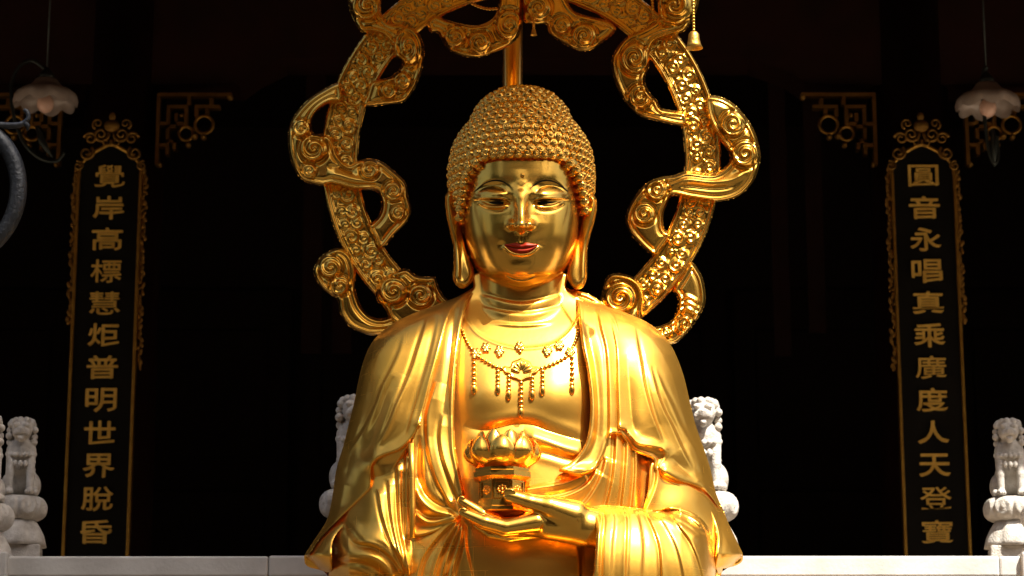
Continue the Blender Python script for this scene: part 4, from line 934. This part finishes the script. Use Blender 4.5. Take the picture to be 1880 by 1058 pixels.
def board(cx_top, cx_bot, text, label, mirror):
    ztop = float(P(940, 292, 0, BY)[2]); zbot = TER + .25
    x = float(P(cx_bot, 1000, 0, BY)[0]); pxm = float(P(1100, 1000, 0, BY)[0] - P(1099, 1000, 0, BY)[0])
    W = 57 * pxm
    root = empty('couplet_board', (x, BY, zbot)); tag(root, label, 'sign', 'couplet boards on the hall columns')
    bd = obj('board', boxv(-W, W, 0, .05, 0, ztop - zbot + .02), LACQ, root)
    for s in (-1, 1):
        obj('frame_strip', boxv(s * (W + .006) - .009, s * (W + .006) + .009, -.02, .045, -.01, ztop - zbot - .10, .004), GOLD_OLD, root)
    # arched head of the frame
    zt = ztop - zbot
    arch = crv([(-W - .006, 0, zt - .12), (-W + .0, 0, zt - .04), (-W * .72, 0, zt + .02), (-W * .45, 0, zt + .055), (0, 0, zt + .09), (W * .45, 0, zt + .055), (W * .72, 0, zt + .02), (W, 0, zt - .04), (W + .006, 0, zt - .12)], 5)
    vv, ff = tube([(a, .005, c_) for a, b, c_ in arch], .013, 6); obj('frame_arch', mesh('arch', vv, ff), GOLD_OLD, root)
    vv = [(a, .004, c_) for a, b, c_ in arch] + [(0, .004, zt - .13)]
    obj('arch_panel', mesh('arch_panel', vv, [(i, len(arch), i + 1) for i in range(len(arch) - 1)], False), LACQ, root)
    # carved crest: crowned boss, two eyes, side scrolls
    def cr(name, cx, cz, r, sz=1.0, y=-.0):
        o = bpy.data.objects.new(name, CREST); COL.objects.link(o); o.parent = root; o.location = (cx, y, zt + cz); o.scale = (r, r * .6, r * sz); return o
    cr('crest_boss', 0, .205, .05, .8); cr('crest_boss', 0, .265, .022, 1.3)
    def scroll(cx, cz, r, s, a0, turns=1.6, rad=.011):
        n_ = 26; pts_ = [(cx + s * r * (1 - .8 * t) * math.cos(a0 + turns * 2 * math.pi * t), -.004 - .012 * t, zt + cz + r * (1 - .8 * t) * math.sin(a0 + turns * 2 * math.pi * t)) for t in np.linspace(0, 1, n_)]
        vv_, ff_ = tube(pts_, list(np.linspace(rad, rad * .5, n_)), 6); obj('crest_scroll', mesh('scroll', vv_, ff_), CREST.materials[0], root)
    for s in (-1, 1):
        scroll(s * .062, .150, .048, s, math.pi * .9); scroll(s * .125, .125, .040, s, .2, 1.4); scroll(s * .085, .218, .034, s, -1.2, 1.3, .009); scroll(s * (W - .035), .035, .045, s, 2.2, 1.5); scroll(s * (W + .012), -.045, .032, s, 1.2, 1.3, .009); scroll(s * .03, .105, .028, s, 2.6, 1.2, .008)
    # carved side fringes, upper run and lower run
    rn = random.Random(5)
    for s in (-1, 1):
        for z0, z1 in ((zt - 1.0 - .28 * (s * mirror > 0), zt - .06), (.25, .25 + (.88 if s * mirror < 0 else .62))):
            z = z0
            while z < z1:
                o = bpy.data.objects.new('side_carving', CREST); COL.objects.link(o); o.parent = root
                o.location = (s * (W + .028 + rn.uniform(-.010, .014)), .012, z); r = rn.uniform(.007, .015); o.scale = (r, r * .7, r * 1.5); o.rotation_euler.y = rn.uniform(-.6, .6); z += r * 1.5
    z1, z2 = (float(P(940, q, 0, BY)[2]) - zbot for q in (325, 978)); n = 12
    for i, ch in enumerate(text):
        me = textmesh(ch, 57 * pxm, 44 * pxm); z = z1 + (z2 - z1) * i / 11 - (6 * pxm if i == 12 else 0)
        o = obj('character', me, GOLD_CH, bd); o.location = (.0, 0, z)
    return root
CREST = sphere(1, 10, 8)
GOLD_CH = mat('gilt_characters', (.92, .60, .13), .42, .25, (.66, .39, .07), 9, .2, 60)
CREST.materials.append(mat('dim_crest_gilding', (.40, .22, .05), .5, 1.0, (.22, .12, .03), 14, .4, 60))  # shade at the board heads is put into this darker gold
board(203, 176, '覺岸高標慧炬普明世界脫昏衢', 'tall black couplet board with gilt characters ending in the one for dusk', 1)
board(1695, 1721, '圓音永唱真乘廣度人天登寶', 'tall black couplet board with gilt characters ending in the one for treasure', -1)

# ------------------------------------------------------------------ gilt fretwork corner brackets
def bracket(px, flip, label):
    zt = zb(176, BY + .2); x = float(P(px, 200, 0, BY + .2)[0]); m_ = .0031
    root = empty('corner_bracket', (x, BY + .2, zt)); tag(root, label, 'bracket', 'fretwork brackets under the lintel')
    def bar(x0, y0, x1, y1, t=7):
        a, b = sorted((x0, x1)); c_, d_ = sorted((y0, y1))
        xa, xb = sorted((flip * (a - t / 2) * m_, flip * (b + t / 2) * m_))
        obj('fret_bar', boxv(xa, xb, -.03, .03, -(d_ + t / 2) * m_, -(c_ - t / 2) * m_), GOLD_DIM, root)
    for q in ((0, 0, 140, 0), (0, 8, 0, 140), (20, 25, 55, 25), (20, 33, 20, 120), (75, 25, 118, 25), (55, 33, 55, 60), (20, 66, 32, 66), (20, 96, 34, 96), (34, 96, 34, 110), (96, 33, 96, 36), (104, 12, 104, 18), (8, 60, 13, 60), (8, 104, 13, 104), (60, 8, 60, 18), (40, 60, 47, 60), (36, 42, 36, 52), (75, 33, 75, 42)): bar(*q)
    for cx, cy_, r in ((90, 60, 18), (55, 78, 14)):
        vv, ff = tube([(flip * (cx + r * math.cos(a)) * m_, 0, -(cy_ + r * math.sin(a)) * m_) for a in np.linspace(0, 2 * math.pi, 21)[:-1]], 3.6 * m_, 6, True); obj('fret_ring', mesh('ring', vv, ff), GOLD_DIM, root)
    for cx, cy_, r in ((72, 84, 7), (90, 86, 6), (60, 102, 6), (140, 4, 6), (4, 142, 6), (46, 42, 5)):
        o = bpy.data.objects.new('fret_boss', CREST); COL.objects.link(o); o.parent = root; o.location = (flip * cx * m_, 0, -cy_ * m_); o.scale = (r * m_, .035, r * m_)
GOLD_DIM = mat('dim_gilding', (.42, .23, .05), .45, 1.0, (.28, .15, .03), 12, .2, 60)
bracket(292, 1, 'gilt fretwork bracket under the lintel between the dusk couplet board and the statue')
bracket(1604, -1, 'gilt fretwork bracket under the lintel between the treasure couplet board and the statue')
bracket(112, -1, 'gilt fretwork bracket behind the glass lamp beside the bronze ring')
bracket(1772, 1, 'gilt fretwork bracket behind the glass lamp beside the treasure couplet board')

# ------------------------------------------------------------------ hanging lamps with petal shades
def hang_lamp(px, py, Y, arc_pts, leaf, label):
    c_ = V(px, py, 0, Y); root = empty('petal_lamp', c_); tag(root, label, 'lamp', 'petal glass lamps')
    m_ = .0029; seg = 72; prof = []
    vv, ff = [], []
    outer_ = [(9, 38), (21, 35), (28, 26), (36, 17), (50, 12), (61, 3), (64, -9), (62, -20)]
    for shell in (0, 1):
        for i, (r, z) in enumerate(outer_):
            for k in range(seg):
                a = 2 * math.pi * k / seg; q = i / 7; lob = abs(math.cos(4 * a)); rr_ = r * (1 - .10 * q * (1 - lob) ** 2) - 1.5 * shell
                zz_ = z - (q ** 3) * 12 * lob + 10 * q ** 3
                vv.append((rr_ * math.cos(a) * m_, rr_ * math.sin(a) * m_, zz_ * m_))
    n_ = len(outer_) * seg
    for i in range(len(outer_) - 1):
        for k in range(seg):
            a, b = i * seg + k, i * seg + (k + 1) % seg; ff.append((a + seg, b + seg, b, a)); ff.append((n_ + a, n_ + b, n_ + b + seg, n_ + a + seg))
    obj('shade', mesh('shade', vv, ff), GLASSW, root)
    o = obj('bulb', sphere(17 * m_, 16, 12, 1.15), BULB, root); o.location.z = -14 * m_
    vv, ff = lathe([(9 * m_, 8 * m_), (8 * m_, 37 * m_), (16 * m_, 39 * m_), (14 * m_, 46 * m_), (8 * m_, 54 * m_), (4 * m_, 60 * m_)], 16); obj('socket', mesh('socket', vv, ff), BRONZE_D, root)
    top = (LINT - .12 - c_.z)
    vv, ff = tube([(0, 0, 58 * m_), (0, 0, 7.2 - c_.z)], .006, 6); obj('rod', mesh('rod', vv, ff), BRONZE_D, root)
    vv, ff = tube([V(*q, 0, Y) - c_ for q in crv(arc_pts, 6)], .011, 8); obj('scroll_arm', mesh('arm', vv, ff), BRONZE_D, root)
    p = [V(*q, 0, Y) - c_ for q in leaf]; vv, ff = tube(p, [.012, .022, .006], 8); obj('leaf', mesh('leaf', vv, ff), BRONZE_D, root)
hang_lamp(84, 178, 4.2, [(84, 128), (60, 112), (36, 122), (22, 150), (22, 190), (30, 230), (48, 268), (76, 292), (104, 296), (118, 280)], [(68, 232), (78, 262), (96, 290)], 'white petal glass lamp hanging beside the bronze ring')
hang_lamp(1813, 186, 4.2, [(1813, 124), (1806, 130), (1804, 170), (1808, 220), (1814, 270), (1824, 300), (1832, 290), (1830, 250)], [(1822, 238), (1825, 270), (1826, 306)], 'white petal glass lamp hanging above the treasure couplet board')

# ------------------------------------------------------------------ bronze incense burner whose hoop handle enters the picture
BYB = -.35
ring_c = V(-82, 350, 0, BYB); m_ = 138 * S * .96
bz = 3.15; xb = float(ring_c.x) - .62
brn = empty('incense_burner', (xb, BYB, 0)); tag(brn, 'dark grey bronze incense burner with a thick curved hoop handle', 'burner')
vv, ff = tube([(ring_c.x - xb + m_ * .98 * math.cos(a) * .9, 0, ring_c.z + m_ * math.sin(a)) for a in np.linspace(-math.pi * .62, math.pi * .62, 41)], [.026 + .006 * math.cos(a) for a in np.linspace(-1.9, 1.9, 41)], 14)
obj('hoop_handle', mesh('hoop', vv, ff), BRONZE, brn)
hk = [V(*q, 0, BYB) - Vector((xb, BYB, 0)) for q in crv([(-40, 232), (-10, 230), (20, 231), (40, 228), (52, 218), (50, 206), (44, 202)], 4)]
vv, ff = tube(hk, np.linspace(.016, .007, len(hk)), 8); obj('hook', mesh('hook', vv, ff), BRONZE, brn)
hk = [V(*q, 0, BYB) - Vector((xb, BYB, 0)) for q in [(46, 226), (52, 232), (50, 240)]]
vv, ff = tube(hk, [.012, .009, .004], 8); obj('hook', mesh('hook', vv, ff), BRONZE, brn)
zc = ring_c.z
vv, ff = lathe([(.12, .95), (.35, 1.05), (.52, 1.4), (.58, 1.9), (.55, 2.3), (.42, 2.55), (.40, zc - .9), (.46, zc - .6), (.50, zc - .3), (.50, zc + .35), (.42, zc + .4), (.30, zc + .5), (.05, zc + .7)], 40)
obj('bowl', mesh('bowl', vv, ff), BRONZE, brn)
for k in range(3):
    a = 2 * math.pi * k / 3 + .4; vv, ff = tube([(.42 * math.cos(a), .42 * math.sin(a), 1.3), (.5 * math.cos(a), .5 * math.sin(a), .8), (.42 * math.cos(a), .42 * math.sin(a), .3), (.5 * math.cos(a), .5 * math.sin(a), 0)], [.12, .10, .07, .11], 12)
    obj('leg', mesh('leg', vv, ff), BRONZE, brn)

# ------------------------------------------------------------------ the unseen yard the gilding mirrors: trees and an added dark gate hall
gate = empty('added_gate_hall', (0, -22, 0)); tag(gate, 'unseen two storey dark timber gate hall, added opposite the statue to darken its reflections', 'building')  # added out of view, tall and dark, to deepen the gold's reflections
for x0, x1 in ((-17, -2.2), (2.2, 17)): kid(obj('wall', boxv(x0, x1, -27, -21.5, -.02, 4.6), REDB), gate)
kid(obj('wall', boxv(-15, 15, -26.5, -22.2, 4.61, 9.6), REDB), gate)
for s in (-1, 1): kid(obj('door', boxv(min(s * .05, s * 2.2), max(s * .05, s * 2.2), -24.2, -24.0, -.02, 4.6), DARKW), gate)
for z0, z1, xx, ya, yb in ((4.6, 6.0, 18.5, -20.2, -22.19), (9.55, 13.5, 16.8, -20.6, -24.4)):
    v = [(-xx, ya, z0), (xx, ya, z0), (xx - 1, yb, z1), (-xx + 1, yb, z1)]
    if z1 > 9: v += [(-xx, 2 * yb - ya, z0), (xx, 2 * yb - ya, z0)]; fcs = [(0, 1, 2, 3), (3, 2, 5, 4), (0, 3, 4), (1, 5, 2), (0, 4, 5, 1)]
    else: v += [(-xx, ya, z0 - .2), (xx, ya, z0 - .2), (xx - 1, yb, z0 - .2), (-xx + 1, yb, z0 - .2)]; fcs = [(0, 1, 2, 3), (4, 7, 6, 5), (0, 4, 5, 1), (1, 5, 6, 2), (0, 3, 7, 4)]
    kid(obj('roof', mesh('roof', v, fcs, False), ROOFT), gate)
for k in range(9):
    x = -16 + 4 * k
    if abs(x) < .5: continue
    vv, ff = lathe([(.3, 0), (.22, .25), (.22, 4.4)], 14); o = obj('column', mesh('column', vv, ff), REDB); o.location = (x, -20.9, 0); kid(o, gate)
def tree(x, y, ht, rad, label, seed):
    rn = np.random.RandomState(seed); root = empty('yard_tree', (x, y, 0)); tag(root, label, 'tree', 'trees in the temple yard')
    pts = [(0, 0, -.05)] + [(rn.uniform(-.15, .15) * k, rn.uniform(-.15, .15) * k, ht * .2 * k) for k in range(1, 4)]
    vv, ff = tube(pts, [.28, .22, .17, .1], 10); obj('trunk', mesh('trunk', vv, ff), BARK, root)
    for k in range(6):
        a = k * 1.05 + rn.uniform(-.3, .3); vv, ff = tube([pts[2], (math.cos(a) * rad * .45, math.sin(a) * rad * .45, ht * .6), (math.cos(a) * rad * .7, math.sin(a) * rad * .7, ht * .75)], [.1, .06, .02], 6); obj('limb', mesh('limb', vv, ff), BARK, root)
    cl = rn.normal(size=(70, 3)); cl /= np.linalg.norm(cl, axis=1)[:, None]; cl *= rn.uniform(.3, 1, (70, 1)) * [rad, rad, ht * .38]; cl += [0, 0, ht * .6]
    n_ = 15000; c0 = cl[rn.randint(0, 70, n_)] + rn.normal(size=(n_, 3)) * rad * .17
    a = rn.normal(size=(n_, 3)); a /= np.linalg.norm(a, axis=1)[:, None]; b = np.cross(a, rn.normal(size=(n_, 3))); b /= np.linalg.norm(b, axis=1)[:, None]
    s_ = rn.uniform(.22, .45, (n_, 1)); q = np.stack([c0 - a * s_, c0 - b * s_ * .5, c0 + a * s_, c0 + b * s_ * .5], 1).reshape(-1, 3)
    obj('crown', mesh('crown', q, [(4 * i, 4 * i + 1, 4 * i + 2, 4 * i + 3) for i in range(n_)], False), LEAF, root)
for x, y, ht, rad, lb, sd_ in ((-21, -19, 19, 6.0, 'broad leafy tree in the yard by the end wall of the gate hall', 1), (-11.5, -31, 24, 6.5, 'tall leafy tree behind the gate hall wall on the burner side', 6), (-3.5, -33, 25, 6.5, 'tallest leafy tree standing behind the gate hall door', 2), (5, -32, 25, 6.2, 'tall leafy tree leaning over the gate hall roof ridge', 5), (13.5, -31, 23, 6.2, 'leafy tree at the far end of the gate hall', 3), (23, -27, 20, 6, 'leafy tree standing alone past the gate hall', 7), (24, -14, 14, 5.5, 'leafy tree between the yard side wall and the gate hall', 9)): tree(x, y, ht, rad, lb, sd_)

yw = empty('added_yard_wall', (0, -35, 0)); tag(yw, 'unseen dark red wall added round the yard to hide bright far ground from the gilding', 'wall')  # unseen wall, added to keep bright distant ground out of the reflections
for a in ((-45, 45, -45, -44.5), (-45.5, -45, -45, 15), (45, 45.5, -45, 15)):
    kid(obj('wall_run', boxv(*a, -.02, 5.0), REDB), yw); kid(obj('coping', boxv(a[0] - .2, a[1] + .2, a[2] - .2, a[3] + .2, 5.001, 5.3), ROOFT), yw)

for px, y0, y1, lb in ((572, 525, 650, 'narrow dark red banner in the hall beside the halo, nearer the dusk board'), (628, 535, 650, 'dark red banner in the hall between the narrow banner and the halo'), (1436, 530, 655, 'long dark red banner in the hall beside the halo, nearer the treasure board'), (1500, 530, 612, 'shorter dark red banner in the hall between the long banner and treasure board')):
    a, b = V(px - 17, y0, 0, 8.4), V(px + 17, y1, 0, 8.4)
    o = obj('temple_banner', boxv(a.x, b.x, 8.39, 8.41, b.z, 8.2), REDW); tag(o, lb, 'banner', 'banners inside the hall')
for k in range(8):
    x = -7 + 2 * k
    dr = kid(obj('door', boxv(x - .95, x + .95, 12.90, 12.99, TER, 6.6), DARKW), hall)
    for j in range(3): kid(obj('door_panel', boxv(x - .75, x + .75, 12.86, 12.899, TER + .3 + 1.5 * j, TER + 1.5 + 1.5 * j, .02), DARKW), dr)

def palm(x, y, ht, label):  # unseen palm, added so its fronds shade the left rail and lions
    rn = random.Random(21); root = empty('shading_palm', (x, y, 0)); tag(root, label, 'tree', 'trees in the temple yard')
    vv, ff = tube([(.5 * (1 - k / 12) ** 2, -.3 * (1 - k / 12) ** 2, -.05 + ht * k / 12) for k in range(13)], [.19 - .007 * k + (.06 if k == 0 else 0) for k in range(13)], 12); obj('trunk', mesh('trunk', vv, ff), BARK, root)
    vv, ff = [], []; L = 2.0; n_ = 22; mid = [(L * t * math.cos(.55 * t), 0, .75 * t - 1.25 * t * t) for t in np.linspace(0, 1, n_ + 1)]
    for i in range(n_):
        (x0, _, z0), (x1, _, z1) = mid[i], mid[i + 1]; b0 = len(vv); vv += [(x0, -.02, z0), (x1, -.018, z1), (x1, .018, z1), (x0, .02, z0)]; ff.append((b0, b0 + 1, b0 + 2, b0 + 3))
        if i < 2: continue
        ll = .55 * math.sin(math.pi * (i / n_) ** .7 * .93 + .12)
        for s in (-1, 1):
            for o_ in (0, .5):
                xa, za = x0 + (x1 - x0) * o_, z0 + (z1 - z0) * o_; b0 = len(vv)
                vv += [(xa, s * .012, za), (xa + .07, s * .012, za), (xa + .26 * ll, s * ll, za - .38 * ll), (xa + .14 * ll, s * ll * .6, za - .05 * ll)]; ff.append((b0, b0 + 1, b0 + 2, b0 + 3))
    fm = mesh('frond', vv, ff, False); fm.materials.append(LEAF)
    for k in range(34):
        o = bpy.data.objects.new('frond', fm); COL.objects.link(o); o.parent = root; o.location = (0, 0, ht - .05)
        o.rotation_euler = (rn.uniform(-.3, .3), rn.uniform(-1.0, .55), 2 * math.pi * k / 34 * 5 + rn.uniform(-.2, .2)); q = rn.uniform(.75, 1.05); o.scale = (q, q, q)
palm(2.55, -4.35, 13.8, 'tall slender palm out of view, added to shade the burner end of the rail')
